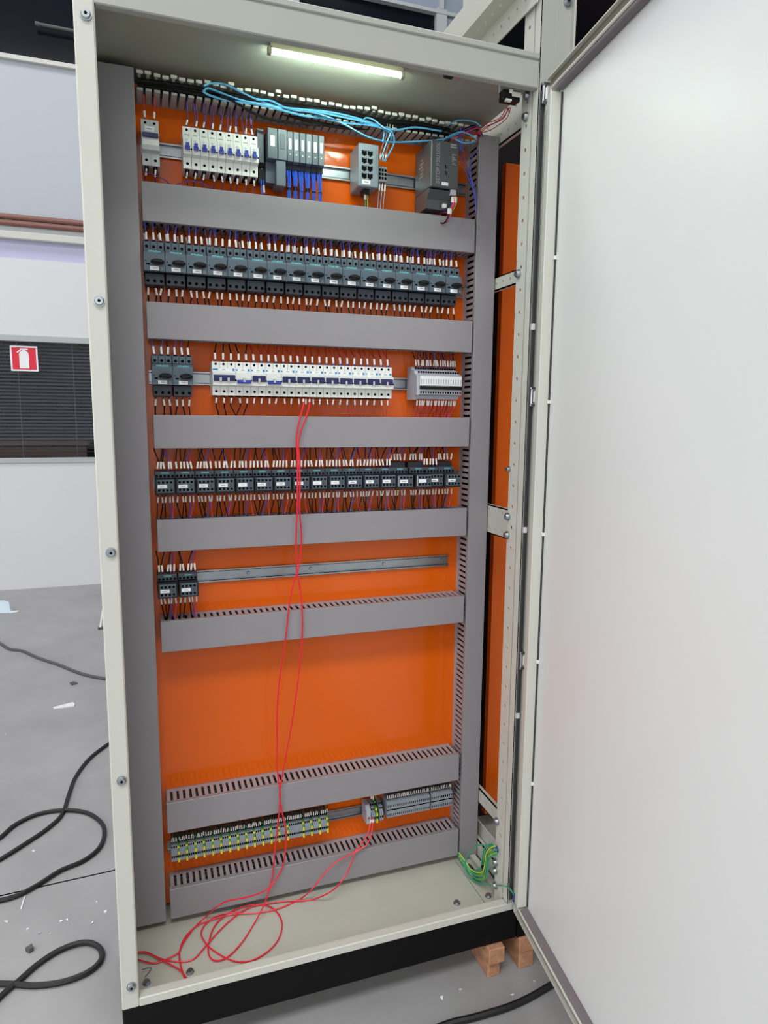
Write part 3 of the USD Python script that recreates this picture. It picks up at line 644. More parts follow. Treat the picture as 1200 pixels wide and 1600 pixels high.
for i in range(9):
    x = .155 + .01808 * (i + .5)
    for q in range(2): terminal_wire('wire_violet', x + q * .0022 - .001, .262, 1.8485, 1, 1.902, .262, f'{["left", "right"][q]} violet-blue wire into the top of the {ORD[i]} of nine white breakers', 'violet top wires of the nine breakers', sl=.012, sr=.0021, sleeve='sleeve_white' if q == i % 2 else None, lean=.006, drift=.004)
    terminal_wire('wire_violet', x, .262, 1.7595, -1, 1.7218, .285, f'violet-blue wire below the {ORD[i]} of nine white breakers in the top row', 'violet bottom wires of the nine breakers', sl=.012, sr=.0020, drift=.008)
for k in (-1, 1):
    terminal_wire('wire_red', .0882 + k * .0092, .262, 1.852, 1, 1.902, .262, f'{"left" if k < 0 else "right"} red wire entering the top of the grey two-pole breaker', 'red wires above the grey two-pole breaker', sl=.014, r=.0015, lean=.003, drift=.003)
    terminal_wire('wire_violet', .0882 + k * .0092, .262, 1.7565, -1, 1.7218, .285, f'{"left" if k < 0 else "right"} violet wire leaving the bottom of the grey two-pole breaker', 'violet wires below the grey two-pole breaker', sl=.014, sr=.0021, drift=.008)
for a, b, m in (((226, 268), (262, 284), (240, 273)), ((276, 288), (330, 294), (303, 283))):
    pts = [at(*a, .25), at(*m, .243), at(*b, .25), at(b[0] + 2, b[1] + 10, .262)]; wire('wire_violet', pts, .0012, ('left' if a[0] < 250 else 'right') + ' loose violet wire arching over the top edge of the first wiring duct', 'loose violet wires at the first duct')

# PLC station
PX0, PX1, PZ0, PZ1 = .338, .471, 1.802, 1.8675
plc = thing('plc_station', 'dark blue-grey controller station with eight narrow modules in the top row', 'controller', ((PX0 + PX1) / 2, YR, PZ0)); W = (PX1 - PX0) / 2; h = PZ1 - PZ0; yf = .25 - YR
obj('end_plate', MB().box(-W - .020, -W - .004, .268 - YR, 0, -.004, h + .003, .001), 'plc_grey', plc)
edges = [-W, -W + .0235, -W + .045]; rest = np.linspace(-W + .045, W, 7)[1:]; edges += rest.tolist()
for k in range(8):
    a, b = edges[k] + .0004, edges[k + 1] - .0004
    yy = yf - (.004 if k < 2 else 0)
    md = obj('module', MB().box(a, b, yy, 0, 0, h, .0012), 'plc_light' if k % 2 else 'plc_grey', plc)
    if k != 1: obj('label_strip', MB().box(a + (b - a) * .28, a + (b - a) * .72, yy - .0004, yy + .001, h * .40, h * .75), 'label_white', md)
    else: obj('cover_flap', MB().box(a + .005, b - .005, yy - .001, yy + .001, h * .35, h * .85, .0004), 'plc_grey', md)
    if k >= 2: obj('status_light', MB().cyl(((a + b) / 2, yy + .0003, h * .24), ((a + b) / 2, yy - .0006, h * .24), .0016, 8), 'label_white', md)
    if k >= 2: obj('terminal_base', MB().box(a, b, yf + .016, 0, -.012, 0), 'slate_black', md)
obj('connector_box', MB().box(.358 - (PX0 + PX1) / 2, .380 - (PX0 + PX1) / 2, yf, -.01, -.055, 0, .001), 'plc_light', plc)
obj('base_foot', MB().box(-W, .359 - (PX0 + PX1) / 2, yf + .02, -.01, -.045, 0), 'plc_grey', plc)
pcn = thing('power_connector', 'black plug with short blue wires below the left end of the controller station', 'plug', (.331, YR, 1.757))
obj('body', MB().box(-.009, .009, -.03, -.012, 0, .032, .001), 'black_plastic', pcn)
for k in (-1, 1): obj('wire', MB().cyl((k * .003, -.032, .008), (k * .003 + .001, -.034, -.024), .0017, 7), 'wire_bright_blue', pcn)
obj('marker_sleeve', MB().cyl((.003, -.0335, -.004), (.004, -.034, -.02), .0024, 7), 'sleeve_white', pcn)
for k in range(6):
    x = (PX0 + PX1) / 2 + (edges[k + 2] + edges[k + 3]) / 2
    t = thing('blue_wire_bundle', f'{nth(k, 6)} tied bundle of bright blue wires under the controller station', 'wire bundle', (x, .272, PZ0 - .012), 'blue wire bundles under the controller')
    for q in range(8):
        a = q * math.pi / 4; p = [(.0032 * math.cos(a) * 1.7, .004 * math.sin(a), .0), (.0036 * math.cos(a) + J(.001), .004 * math.sin(a) - .006, -.022), (.0030 * math.cos(a), .003 * math.sin(a) - .007, -.045), (.0032 * math.cos(a) + J(.001), .003 * math.sin(a) - .004, -.073)]
        obj('wire', MB().tube(p, .00125, 5, 3), 'wire_bright_blue', t)
    obj('cable_tie', MB().cyl((0, -.007, -.042 + J(.006)), (0, -.007, -.0455), .0048, 10), 'black_plastic', t)

# network switch
a, b = at(560, 222, .2413), at(560, 293, .2413); SX0, SX1 = .5512, .6012; SZ0, SZ1 = b[2] + .004, a[2]
sw = thing('network_switch', 'grey eight-port network switch standing on the top rail', 'network switch', ((SX0 + SX1) / 2, YR, SZ0)); W = (SX1 - SX0) / 2; h = SZ1 - SZ0; yf = .2413 - YR
obj('housing', MB().box(-W, W, yf, 0, 0, h, .002), 'switch_grey', sw)
for r_ in range(4):
    for c_ in range(2):
        z = h * (.79 - .175 * r_); x = -.004 + (c_ - .5) * .0145
        pt = obj('port', MB().box(x - .006, x + .006, yf - .0006, yf + .001, z - .0055, z + .0045).box(x - .003, x + .003, yf - .0006, yf + .001, z - .008, z - .005), 'dark_hole', sw)
        obj('contact_strip', MB().box(x - .0035, x + .0035, yf - .0009, yf - .0005, z + .0028, z + .004), 'slate_light', pt)
obj('label_plate', MB().box(-.0165, .004, yf - .0007, yf + .001, h * .055, h * .155), 'label_white', sw); obj('label_print', MB().box(-.011, -.001, yf - .001, yf - .0006, h * .09, h * .12), 'label_print', sw)
obj('brand_print', MB().box(W - .009, W - .005, yf - .0004, yf + .001, h * .3, h * .9), 'slate_light', sw)
obj('plug', MB().box(-.008, .006, yf + .012, yf + .04, -.012, .001), 'black_plastic', sw)
tk = thing('terminal_stack', 'small grey three-tier terminal stack right of the network switch', 'terminal block', (.618, YR, 1.786)); 
for k in range(3):
    bl_ = obj('terminal', MB().prism_x([(0, 0), (0, .046), (-.028, .046), (-.034, .040), (-.052, .036), (-.052, .002), (-.034, 0)], -.0105 + k * .007, -.0040 + k * .007), 'terminal_grey', tk, smooth=False)
    hh = MB()
    for z in (.010, .019, .028): hh.box(-.0098 + k * .007, -.0048 + k * .007, -.0525, -.051, z - .003, z + .003)
    obj('clamp_hole', hh, 'dark_hole', bl_)
for k in range(3):
    x = .6105 + k * .007
    wire('wire_grey', [(x, .262, 1.834), (x + .002, .258, 1.86), (x + .012, .25, 1.89), (x + .014, .25, 1.915)], .0013, f'{["left", "middle", "right"][k]} thin grey wire rising from the small terminal stack', 'grey wires above the terminal stack', 'sleeve_white', .012, .0022)
    wire('wire_grey', [(x, .26, 1.785), (x - .001, .262, 1.765), (x - .002, .266, 1.745), (x - .002, .27, 1.7218)], .0013, f'{["left", "middle", "right"][k]} thin grey wire hanging from the small terminal stack', 'grey wires below the terminal stack', 'sleeve_white', .014, .0022)
for k, c in enumerate(('wire_green', 'wire_black', 'wire_lime')):
    wire(c, [(.574 + k * .003, .262, SZ0 - .004), (.575 + k * .003, .264, SZ0 - .018), (.577 + k * .003, .27, 1.7218)], .0012, f'{["green", "black", "yellow-green"][k]} wire below the network switch plug', None, 'sleeve_white' if k == 0 else None, .014, .003)
# power supply
a, b = at(673, 217, .2103), at(673, 291, .2103); UX0, UX1 = .7224, .7948; UZ0, UZ1 = b[2], a[2]
ps = thing('power_supply', 'large dark grey power supply with vertical lettering at the right of the top row', 'power supply', ((UX0 + UX1) / 2, YR, UZ0)); W = (UX1 - UX0) / 2; h = UZ1 - UZ0; yf = .2103 - YR
obj('housing', MB().box(-W, W, yf, 0, 0, h, .002), 'psu_grey', ps)
obj('lower_block', MB().prism_x([(yf + .018, 0.0), (0, 0), (0, -.042), (yf + .030, -.042), (yf + .024, -.022), (yf + .004, -.004)], -W + .0005, W - .0005), 'psu_grey', ps, smooth=False)
tx = meshkit.text_mesh('SITOP PSU100L', .0088, .0004); tx.apply_translation(-tx.bounds.mean(0)); v = np.array(tx.vertices); L = np.ptp(v[:, 0]); k = (h * .88) / L
obj('lettering', MB().add(np.stack([-v[:, 1] - W + .0175, v[:, 2] + yf - .0002, v[:, 0] * k + h * .52], 1), tx.faces), 'psu_print', ps)
sl = MB()
for r_ in range(2):
    for c_ in range(2): sl.box(.000 + c_ * .004, .0022 + c_ * .004, yf - .0004, yf + .001, h * (.28 + .13 * r_), h * (.37 + .13 * r_))
obj('vent_slot', sl, 'dark_hole', ps)
obj('label_plate', MB().box(-.008, .009, yf - .0006, yf + .001, h * .055, h * .125), 'label_white', ps)
pr = MB()
for q in range(7): pr.box(.018, .0295 - .004 * (q % 3), yf - .0004, yf + .001, h * (.52 + .035 * q), h * (.535 + .035 * q))
pr.box(.014, .030, yf - .0004, yf + .001, h * .88, h * .91); pr.box(.014, .030, yf - .0004, yf + .001, h * .93, h * .96); obj('rating_print', pr, 'psu_print', ps)
pr = MB()
for q in range(6): pr.box(-W - .0004, -W + .001, yf * (.25 + .08 * (q % 3)), yf * (.55 - .05 * (q % 2)), h * (.35 + .07 * q), h * (.38 + .07 * q))
obj('side_print', pr, 'psu_print', ps)
tb = obj('output_terminal', MB().box(.018, .033, yf + .003, yf + .012, -.012, .001, .0008), 'terminal_lilac', ps)
obj('input_terminal', MB().box(.004, .014, yf + .016, yf + .024, -.04, -.03, .0008), 'mcb_white', ps)
for k, (c, dx) in enumerate((('wire_scarlet', 0), ('wire_scarlet', .003), ('wire_blue', -.004), ('wire_blue', .006), ('wire_pink', -.008), ('wire_violet', -.012), ('wire_lime', .009), ('wire_black', -.015))):
    x = .788 + dx * .8; z = UZ0 - .010 if k in (0, 1, 2, 3, 6) else UZ0 - .038
    wire(c, [(x, .222, z), (x, .222, z - .02), (x - .008, .235, z - .036), (x - .016, .27, min(1.735, z - .02)), (x - .018, .28, 1.7218)], .0022 if k < 2 else .0012, f'{["left thick red", "right thick red", "left blue", "right blue", "pink", "violet", "yellow-green", "black"][k]} wire leaving the power supply into the first duct', 'wires below the power supply', 'sleeve_white', .013, .0027)

# contactors
def contactor(loc, label, group, big=False):
    t = thing('contactor', label, 'contactor', loc, group); w = .0217; yf = (.208 if big else .22) - YR; yt = .255 - YR     # origin z: bottom of body
    obj('body', MB().box(-w, w, .263 - YR, 0, 0, .0525, .0012).box(-w, w, .252 - YR, -.02, 0, .037, .0012).box(-w, w, yf + .006, 0, .004, .037, .0012), 'slate_black', t)
    obj('terminal_block', MB().box(-w, w, yt, yt + .02, .0375, .0530, .0012), 'slate_dark', t)
    h = MB()
    for k in range(5): ring_hole(h, -.0172 + k * .0086, yt, .0425, .0030)
    tx = meshkit.text_mesh('SIEMENS', .0028, .0004, True); tx.apply_translation(-tx.bounds.mean(0)); v = np.array(tx.vertices)
    obj('maker_print', MB().add(np.stack([v[:, 0] + .001, v[:, 2] + yt - .0002, v[:, 1] + .0496], 1), tx.faces), 'teal_print', t)
    ax = obj('auxiliary_block', MB().box(-.0182, .0182, yf, yf + .010, .0080, .0368, .001), 'slate', t)
    for rr in (.0315, .0135):
        for c in range(4):
            x = -.0135 + c * .0088
            if c < 2: h.box(x - .0026, x + .0026, yf - .0004, yf + .001, rr - .0026, rr + .0026)
            else: ring_hole(h, x, yf, rr, .0030)
    obj('clamp_hole', h, 'dark_hole', t)
    gr = MB()
    for x in (-.009, -.0002, .0086): gr.box(x - .0004, x + .0004, yf - .0002, yf + .001, .009, .036)
    gr.box(-.018, .018, yf - .0002, yf + .001, .0264, .0272).box(-.018, .018, yf - .0002, yf + .001, .0172, .018); obj('groove', gr, 'slate_dark', ax)
    obj('label_plate', MB().box(-.0168, .0036, yf - .0010, yf + .001, .0182, .0262), 'label_white', t); obj('label_print', MB().box(-.011, -.002, yf - .0013, yf - .0008, .0216, .0228), 'label_print', t)
    obj('type_plate', MB().box(.008, .0145, yf - .0008, yf + .001, .0190, .0255), 'slate_dark', t)
    if big:
        obj('side_label', MB().box(-.0186, -.0180, yf + .003, yf + .016, .010, .035), 'label_white', t)
        obj('upper_terminal', MB().box(-w, w, .272 - YR, 0, .052, .066, .001), 'slate_black', t)
    return t
ctx = lambda i: .048 + (.0937 - .048 + .045 * i) * .9903
ZC = 1.0445; cpos = [(ctx(i), ZC, False) for i in range(13)]
for u, big in ((632.5, True), (661.5, True), (683, False), (707.5, True)): cpos.append((at(u, 752, .21)[0] + .003, ZC, big))
cpos += [(.0716 + .0182 + .001, .8030, False), (.0716 + .0182 + .0475, .8030, False)]
pc = pb = None
for i, (x, z, big) in enumerate(cpos):
    lab = f'{nth(i, 17)} dark contactor in the long row' + (', projecting, white side label' if big else '') if i < 17 else f'{"left" if i == 17 else "right"} one of the two contactors at the left end of the bare rail'
    g = 'contactors in the long row' if i < 17 else 'two contactors at the bare rail'
    if big:
        if pb is None: pb = contactor((x, YR, z), lab, g, True)
        else: copy_of(pb, (x, YR, z), lab, g)
    elif pc is None: pc = contactor((x, YR, z), lab, g)
    else: copy_of(pc, (x, YR, z), lab, g)
for i, (x, z, big) in enumerate(cpos):
    up = i < 17; row = 'the long contactor row' if up else 'the two lower contactors'; zt, zd = (DUCTS[2][2], DUCTS[3][3]) if up else (DUCTS[3][2], DUCTS[4][3])
    zz = z + (.068 if big else .055); kw = ['first black', 'second black', 'third black', 'blue', 'red']; dev = f'the {nth(i, 17)} contactor of the long row' if up else f'the {("left", "right")[i - 17]} lower contactor'
    for k, c in enumerate(('wire_black', 'wire_black', 'wire_black', 'wire_blue', 'wire_red')):
        xx = x - .0172 + k * .0086 + J(.0012); y0 = .262 if not big else .27
        terminal_wire(c, xx, y0, zz, 1, zt, .262, f'{kw[k]} wire into the top of {dev}', f'{c[5:]} top wires of {row}', r=.0014, sl=.016, sr=.0023, drift=.012)
        cb = 'wire_pink' if k == 4 else c
        terminal_wire(cb, xx + .001, .264, z - .002, -1, zd, .266, f'{"light red" if k == 4 else kw[k]} wire below {dev}', f'{"light red" if k == 4 else c[5:]} bottom wires of {row}', r=.0014, sl=.014, sr=.0021, drift=.010)

# terminal group in the middle row, right
tp = None
for i in range(17):
    x = .7195 + i * .00685; z = 1.273; lab = f'{nth(i, 17)} slim lilac-grey fuse terminal in the stepped group of the middle row'; g = 'slim fuse terminals in the middle row'
    if i == 0:
        tp = thing('fuse_terminal', lab, 'terminal block', (x, YR, z), g); w = .0033
        obj('body', MB().prism_x([(0, .0), (0, .082), (-.028, .082), (-.034, .074), (-.050, .071), (-.054, .064), (-.070, .060), (-.070, .012), (-.054, .008), (-.050, 0)], -w, w), 'terminal_lilac', tp, smooth=False)
        obj('label_plate', MB().box(-w, w, -.0712, -.0695, .034, .057), 'label_white', tp); obj('label_print', MB().box(-.0009, .0009, -.0716, -.071, .038, .050), 'label_print', tp)
        obj('lever', MB().box(-w, w, -.0735, -.069, .024, .032), 'black_plastic', tp)
        hh = MB()
        for y, z_ in ((-.0545, .068), (-.0345, .0785)): hh.box(-.002, .002, y - .0006, y + .004, z_ - .002, z_ + .002)
        hh.box(-.002, .002, -.0706, -.069, .014, .019); obj('clamp_hole', hh, 'dark_hole', tp)
    else: copy_of(tp, (x, YR, z), lab, g)
t = thing('terminal_end_plate', 'flat lilac-grey end plate left of the slim fuse terminals', 'end plate', (.7120, YR, 1.271))
obj('plate', MB().prism_x([(0, .0), (0, .084), (-.028, .084), (-.034, .076), (-.050, .073), (-.054, .066), (-.069, .060), (-.069, .012), (-.054, .008), (-.050, 0)], -.004, .004), 'terminal_lilac', t, smooth=False)
ts = MB()
ts.box(-.0042, -.004, -.03, -.028, .02, .06); obj('rib', ts, 'mcb_grey', t)
for i in range(17):
    x = .7195 + i * .00685
    c = 'wire_sky' if i == 8 else ('wire_violet' if i % 3 else 'wire_black')
    terminal_wire(c, x, .276, 1.354, 1, DUCTS[1][2], .29, f'{dict(wire_sky="light blue", wire_violet="violet", wire_black="black")[c]} wire into the top of the {nth(i, 17)} slim fuse terminal', f'{c[5:]} top wires of the fuse terminals', r=.0013, sl=.015, sr=.0023, drift=.006)
    terminal_wire('wire_pink', x, .266, 1.2735, -1, DUCTS[2][3], .285, f'light red wire with white sleeve below the {nth(i, 17)} slim fuse terminal', 'light red bottom wires of the fuse terminals', r=.0012, sl=.013, sr=.0022, drift=.010)

# bottom terminal strip
def strip_terminal(loc, label, group, earth):
    t = thing('earth_terminal' if earth else 'strip_terminal', label, 'terminal block', loc, group); w = .00245
    ex = .003 if earth else 0
    prof = [(0, 0), (0, .050 + ex), (-.024, .050 + ex), (-.026, .044), (-.034, .042), (-.036, .034), (-.044, .030), (-.046, .006 - ex), (-.036, -ex), (-.02, -ex)]
    obj('body', MB().prism_x(prof, -w, w), 'terminal_green' if earth else 'terminal_grey', t, smooth=False)
    hh = MB()
    for y, z in ((-.0348, .038), (-.0265, .047), (-.0455, .018)): hh.box(-.0015, .0015, y - .0016, y + .003, z - .0022, z + .0022)
    hh.box(-.0013, .0013, -.0425, -.040, .024, .027); obj('clamp_hole', hh, 'dark_hole', t)
    if earth: obj('yellow_stripe', MB().box(-w * 1.02, w * 1.02, -.0470, -.044, .002, .013).box(-w * 1.02, w * 1.02, -.0468, -.042, .022, .030).box(-w * 1.02, w * 1.02, -.0372, -.03, .034, .040), 'terminal_yellow', t)
    return t
eg = et = None; xs = .0800; TZ = .1130; wires6 = MB(); sl6 = MB(); k = 0; nE = 0; xl = xs
gE = [at(200 + q / 3.75, 1250 + .5 * (290 - .14 * q) + 0, .27)[0] for q in (303, 351, 402, 451, 502, 550, 600, 648, 697, 744, 793, 841, 887, 938, 1029, 1076, 1124, 1169)]
def up_wire(x, z, zt, y=.275, dark=True):
    wires6.tube([(x, y, z), (x + J(.001), y - .001, z + .014), (x + J(.003), y + .006, zt)], .0014, 5); d = J(.0015)
    sl6.cyl((x, y, z + .003), (x + d, y - .001, z + .014), .0018, 6)
prev = .0775
for j, xe in enumerate(gE):
    n = int(round((xe - prev - .005) / .0052))
    for q in range(n):
        x = xe - .0052 * (n - q); lab = f'{ORD[q]} grey rail terminal in the {ORD[j]} group of the bottom strip'; g = f'grey rail terminals of the {ORD[j]} strip group'
        if eg is None: eg = strip_terminal((x, YR, TZ), lab, g, False)
        else: copy_of(eg, (x, YR, TZ), lab, g)
        up_wire(x, TZ + .052, DUCTS[5][2])
    lab = f'{nth(j, 18)} green and yellow earth terminal in the bottom strip'; g = 'earth terminals of the bottom strip'
    if et is None: et = strip_terminal((xe, YR, TZ), lab, g, True)
    else: copy_of(et, (xe, YR, TZ), lab, g)
    if j % 2: up_wire(xe, TZ + .054, DUCTS[5][2])
    prev = xe
# right group: end bracket, earth, grey blocks
ebx = at(576, 1268, .27)[0]
t = thing('terminal_end_bracket', 'grey end bracket holding the terminals right of the bare rail section', 'end bracket', (ebx, YR, TZ)); 
obj('body', MB().prism_x([(0, 0), (0, .052), (-.03, .052), (-.034, .044), (-.044, .040), (-.044, .002), (-.03, 0)], -.006, .006), 'terminal_lilac', t, smooth=False); obj('clamp_screw', MB().cyl((0, -.045, .02), (0, -.043, .02), .003, 10), 'steel', t)
copy_of(et, (ebx + .024, YR, TZ), 'single green and yellow earth terminal right of the bare bottom rail', 'earth terminals of the bottom strip')
for x, sd in ((ebx + .011, 'left '), (ebx + .0165, 'right ')): copy_of(eg, (x, YR, TZ), sd + 'grey rail terminal beside the single earth terminal, feeding the loose red wires', 'grey rail terminals beside the single earth terminal')
for x, sd in ((ebx + .0345, 'left '), (ebx + .040, 'right ')): copy_of(eg, (x, YR, TZ), sd + 'grey rail terminal between the single earth terminal and the long grey block', 'grey rail terminals before the long grey block')
sp = None; x0 = at(604, 1256, .27)[0]; x1 = at(671, 1243, .27)[0]; x2 = at(673.5, 1243, .27)[0]; x3 = at(706, 1236, .27)[0]
for a, b, n, lb in ((x0, x1, 22, 'long'), (x2, x3, 11, 'short')):
    for q in range(n):
        x = a + (b - a) * (q + .5) / n; lab = f'{nth(q, n)} slim grey push-in terminal in the {lb} grey block at the bottom right'; g = f'push-in terminals of the {lb} grey block'
        if sp is None:
            sp = thing('push_in_terminal', lab, 'terminal block', (x, YR, TZ + .008), g); w = (b - a) / n / 2 - .0002
            obj('body', MB().prism_x([(0, 0), (0, .052), (-.030, .052), (-.046, .044), (-.046, .026), (-.043, .024), (-.046, .022), (-.046, .002), (-.03, 0)], -w, w), 'terminal_grey', sp, smooth=False)
            hh = MB()
            for z in (.010, .036): hh.box(-.0011, .0011, -.0464, -.045, z - .003, z + .003)
            hh.box(-w, w, -.0455, -.0425, .0225, .0255); obj('clamp_hole', hh, 'dark_hole', sp)
        else: copy_of(sp, (x, YR, TZ + .008), lab, g)
        up_wire(x, TZ + .061, DUCTS[5][2], .272)
t = thing('terminal_wires', 'many short black wires with white sleeves above the bottom terminal strips', 'wires', (0, 0, 0)); t.SetCustomDataByKey('kind', 'stuff')
obj('conductors', wires6, 'wire_black', t, kind='stuff'); obj('marker_sleeves', sl6, 'sleeve_white', t, kind='stuff')
for q, (u, v) in enumerate(((580, 1250), (583, 1251), (587, 1248))):
    a = at(u, v, .27); wire('wire_red' if q < 2 else 'wire_lime', [a, a + (0, 0, .014), a + (J(.002), .006, .03), a + (0, .012, .05)], .0013, ['left red', 'right red', 'yellow-green'][q] + ' wire rising from the terminals right of the bare bottom rail', None, 'sleeve_white' if q < 2 else None, .014, .0022)

# ---------------------------------------------------------------- loose red wires
def px_path(segs): return [at(u, v, y) for u, v, y in segs]
FLZ = -.041
def fl(u, v, dz=.003): return atz(u, v, FLZ + dz)
A = px_path([(474, 622, .262), (474, 634, .25), (469, 652, .238), (464.5, 672, .236), (463, 692, .236), (465, 720, .232), (464.5, 760, .215), (464, 800, .222), (462.5, 845, .236), (463, 875, .24), (464, 895, .24), (470, 925, .24), (472.5, 960, .236), (472, 1000, .238), (466, 1060, .24), (456, 1130, .24), (447, 1180, .238), (441, 1212, .236), (437, 1240, .232), (441, 1270, .236), (447, 1300, .24), (444, 1345, .24), (436, 1366, .236), (424, 1384, .23), (405, 1396, .22), (380, 1403, .21), (355, 1408, .20), (340, 1416, .185)]) + [fl(u, v) for u, v in ((322, 1432), (305, 1448), (290, 1468), (281, 1485), (281, 1500), (284, 1515), (290, 1531))]
wire('wire_scarlet', A, .0019, 'longer loose red wire ending at the front lip of the cabinet floor', None, 'sleeve_white', .008, .0024, name='loose_red_wire')
B = px_path([(484, 622, .262), (483, 636, .25), (477, 655, .238), (470, 675, .236), (466, 695, .236), (468, 720, .232), (468.5, 760, .215), (468, 800, .222), (471, 832, .236), (470.5, 860, .24), (466, 890, .24), (460, 905, .24), (452, 945, .238), (446, 1000, .238), (437, 1060, .24), (433, 1110, .24), (433, 1160, .24), (433, 1200, .238), (438, 1242, .232), (435, 1280, .238), (430.5, 1320, .24), (428, 1350, .238), (426, 1366, .236), (422, 1386, .23), (412, 1415, .20)]) + [fl(u, v) for u, v in ((397, 1443), (380, 1470), (360, 1492), (343, 1501), (330, 1498), (325, 1483), (330, 1458), (340, 1441), (355, 1429), (375, 1418), (400, 1413), (420, 1416), (435, 1428), (441, 1445), (435, 1468), (418, 1487), (393, 1501), (370, 1502.5), (350, 1495), (327, 1480), (315, 1463), (316, 1452), (325, 1440), (342, 1430), (356, 1427), (375, 1425))]
wire('wire_scarlet', B, .0019, 'second loose red wire coiled in two loops on the cabinet floor', None, 'sleeve_white', .008, .0024, name='loose_red_wire')
C_ = px_path([(580, 1279, .262), (578, 1290, .25), (573, 1306, .240), (563, 1321, .236), (556, 1329, .234), (545, 1336, .232), (530, 1344, .228), (515, 1356, .224), (500, 1374, .215), (487, 1390, .20)]) + [fl(u, v) for u, v in ((470, 1404), (440, 1418), (405, 1426), (370, 1428), (350, 1431), (325, 1439), (310, 1445), (292, 1461), (283, 1477), (280, 1488), (262, 1498), (242, 1505), (228, 1503), (217, 1500), (205, 1497))]
wire('wire_scarlet', C_, .0019, 'loose red wire from the bottom terminals leaving behind the left post', None, 'sleeve_white', .008, .0024, name='loose_red_wire')
D_ = px_path([(583, 1278, .262), (582, 1292, .25), (579, 1308, .240), (571, 1322, .236), (556, 1331, .232), (550, 1345, .228), (542, 1364, .222), (528, 1384, .21), (512, 1396, .19)]) + [fl(u, v) for u, v in ((490, 1405), (470, 1407.5), (450, 1408), (415, 1412), (385, 1420), (352, 1445), (320, 1480), (300, 1500), (270, 1502), (246, 1496), (230, 1488), (217, 1488), (205, 1490))]
wire('wire_scarlet', D_, .0019, 'loose red wire crossing the floor plate from the right with a wide sag', None, 'sleeve_white', .008, .0024, name='loose_red_wire')
E_ = [fl(u, v, .006) for u, v in ((217.5, 1488), (230, 1488.5), (245, 1496), (262, 1505), (280, 1515), (288, 1524), (293, 1531))]
wire('wire_scarlet', E_, .0019, 'short red wire end lying at the front left of the floor plate', None, name='loose_red_wire')
t = thing('grounding_stub', 'thin black bent wire by the lower left floor screw', 'wire', (0, 0, 0))
obj('conductor', MB().tube([fl(u, v, .01) for u, v in ((222, 1515), (236, 1512), (232, 1520), (226, 1527))], .0008, 5, 3), 'wire_black', t)

# green earth bundle at the lower right and its lead to the door
path = [(718, 1338), (727, 1350), (735, 1362), (745, 1368), (755, 1366), (758, 1352), (760, 1338), (766, 1330), (774, 1327)]
gxs = [.862, .866, .87, .872, .874, .874, .873, .872, .876]
for q in range(10):
    pts = [gp(x - .004 * (q % 3), u + (q - 4.5) * .7 + (1.6 * (q % 3 - 1)), v + (q - 4.5) * 1.9) for (u, v), x in zip(path, gxs)]
    wire('wire_green' if q not in (2, 4, 7) else 'wire_lime', pts, .0020, ('green' if q not in (2, 4, 7) else 'yellow-green') + ' earth wire in the tied bundle at the lower right post', ('green' if q not in (2, 4, 7) else 'yellow-green') + ' wires of the tied earth bundle', name='earth_wire')
for u, v, x in ((735, 1356, .87), (757, 1356, .874)):
    c = gp(x, u, v); t = thing('cable_tie', f'black cable tie round the {"left" if u < 750 else "right"} bend of the green earth bundle', 'cable tie', c)
    obj('strap', MB().cyl((-.004, 0, -.004), (.004, 0, .004), .010, 14), 'black_plastic', t); obj('lock', MB().box(-.003, .003, -.014, -.009, -.003, .003), 'black_plastic', t)
pts = [gp(x, u, v) for u, v, x in ((773, 1326, .876), (755, 1320, .868), (740, 1325, .86), (728, 1342, .855), (727, 1358, .855), (735, 1372, .86), (750, 1380, .868), (775, 1383, .876))] + [at(u, v, y) for u, v, y in ((786, 1384, -.006), (796, 1388, -.012), (803, 1398, -.016))]
wire('wire_green', pts, .0019, 'single green earth lead running from the post to the door', None, name='earth_wire')
c = gp(.876, 774.5, 1327); t = thing('earth_bolt', 'blue-ringed earth bolt on the right post where green wires end', 'bolt', c)
obj('head', MB().cyl((.004, 0, 0), (-.004, 0, 0), .008, 14), 'ferrule_blue', t); obj('nut', MB().cyl((-.004, 0, 0), (-.009, 0, 0), .005, 6), 'steel', t)
c = at(804, 1402, -.016); t = thing('earth_bolt', 'earth bolt with blue lug at the lower door hinge', 'bolt', c)
obj('lug', MB().box(-.003, .003, -.004, .004, -.010, .008, .001), 'ferrule_blue', t); obj('nut', MB().cyl((0, 0, -.016), (0, 0, -.010), .006, 6), 'steel', t)

# ---------------------------------------------------------------- top: lamp, sensor, cables
a, b = at(421, 70, .085), at(629, 107, .085)
t = thing('cabinet_lamp', 'lit slim white tube lamp under the cabinet roof', 'lamp', ((a[0] + b[0]) / 2, .085, 1.947)); hl = (b[0] - a[0]) / 2
obj('housing', MB().box(-hl, hl, -.006, .006, .0035, .015, .001), 'lamp_body', t)
obj('lit_tube', MB().cyl((-hl + .004, 0, -.002), (hl - .004, 0, -.002), .0034, 14), 'tube_lit', t)
for s in (-1, 1): obj('end_cap', MB().box(s * hl - .004, s * hl + .004, -.006, .006, -.007, .008, .001), 'lamp_body', t)
a = at(701, 117, .05); t = thing('lamp_plug', 'small black plug hanging on white leads beside the lamp', 'plug', a)
obj('body', MB().box(-.010, .010, -.006, .006, -.006, .008, .001), 'black_plastic', t); obj('lead', MB().tube([(-.01, 0, .002), (-.03, 0, .006), (-.06, -.005, .03)], .0016, 6, 4), 'label_white', t); obj('lead', MB().tube([(.01, 0, 0), (.022, 0, -.002), (.03, 0, .0)], .0020, 6, 4), 'wire_pink', t)
a = at(794, 152, .05); t = thing('door_switch', 'black and white door contact switch on a bracket in the upper right corner', 'switch', a)
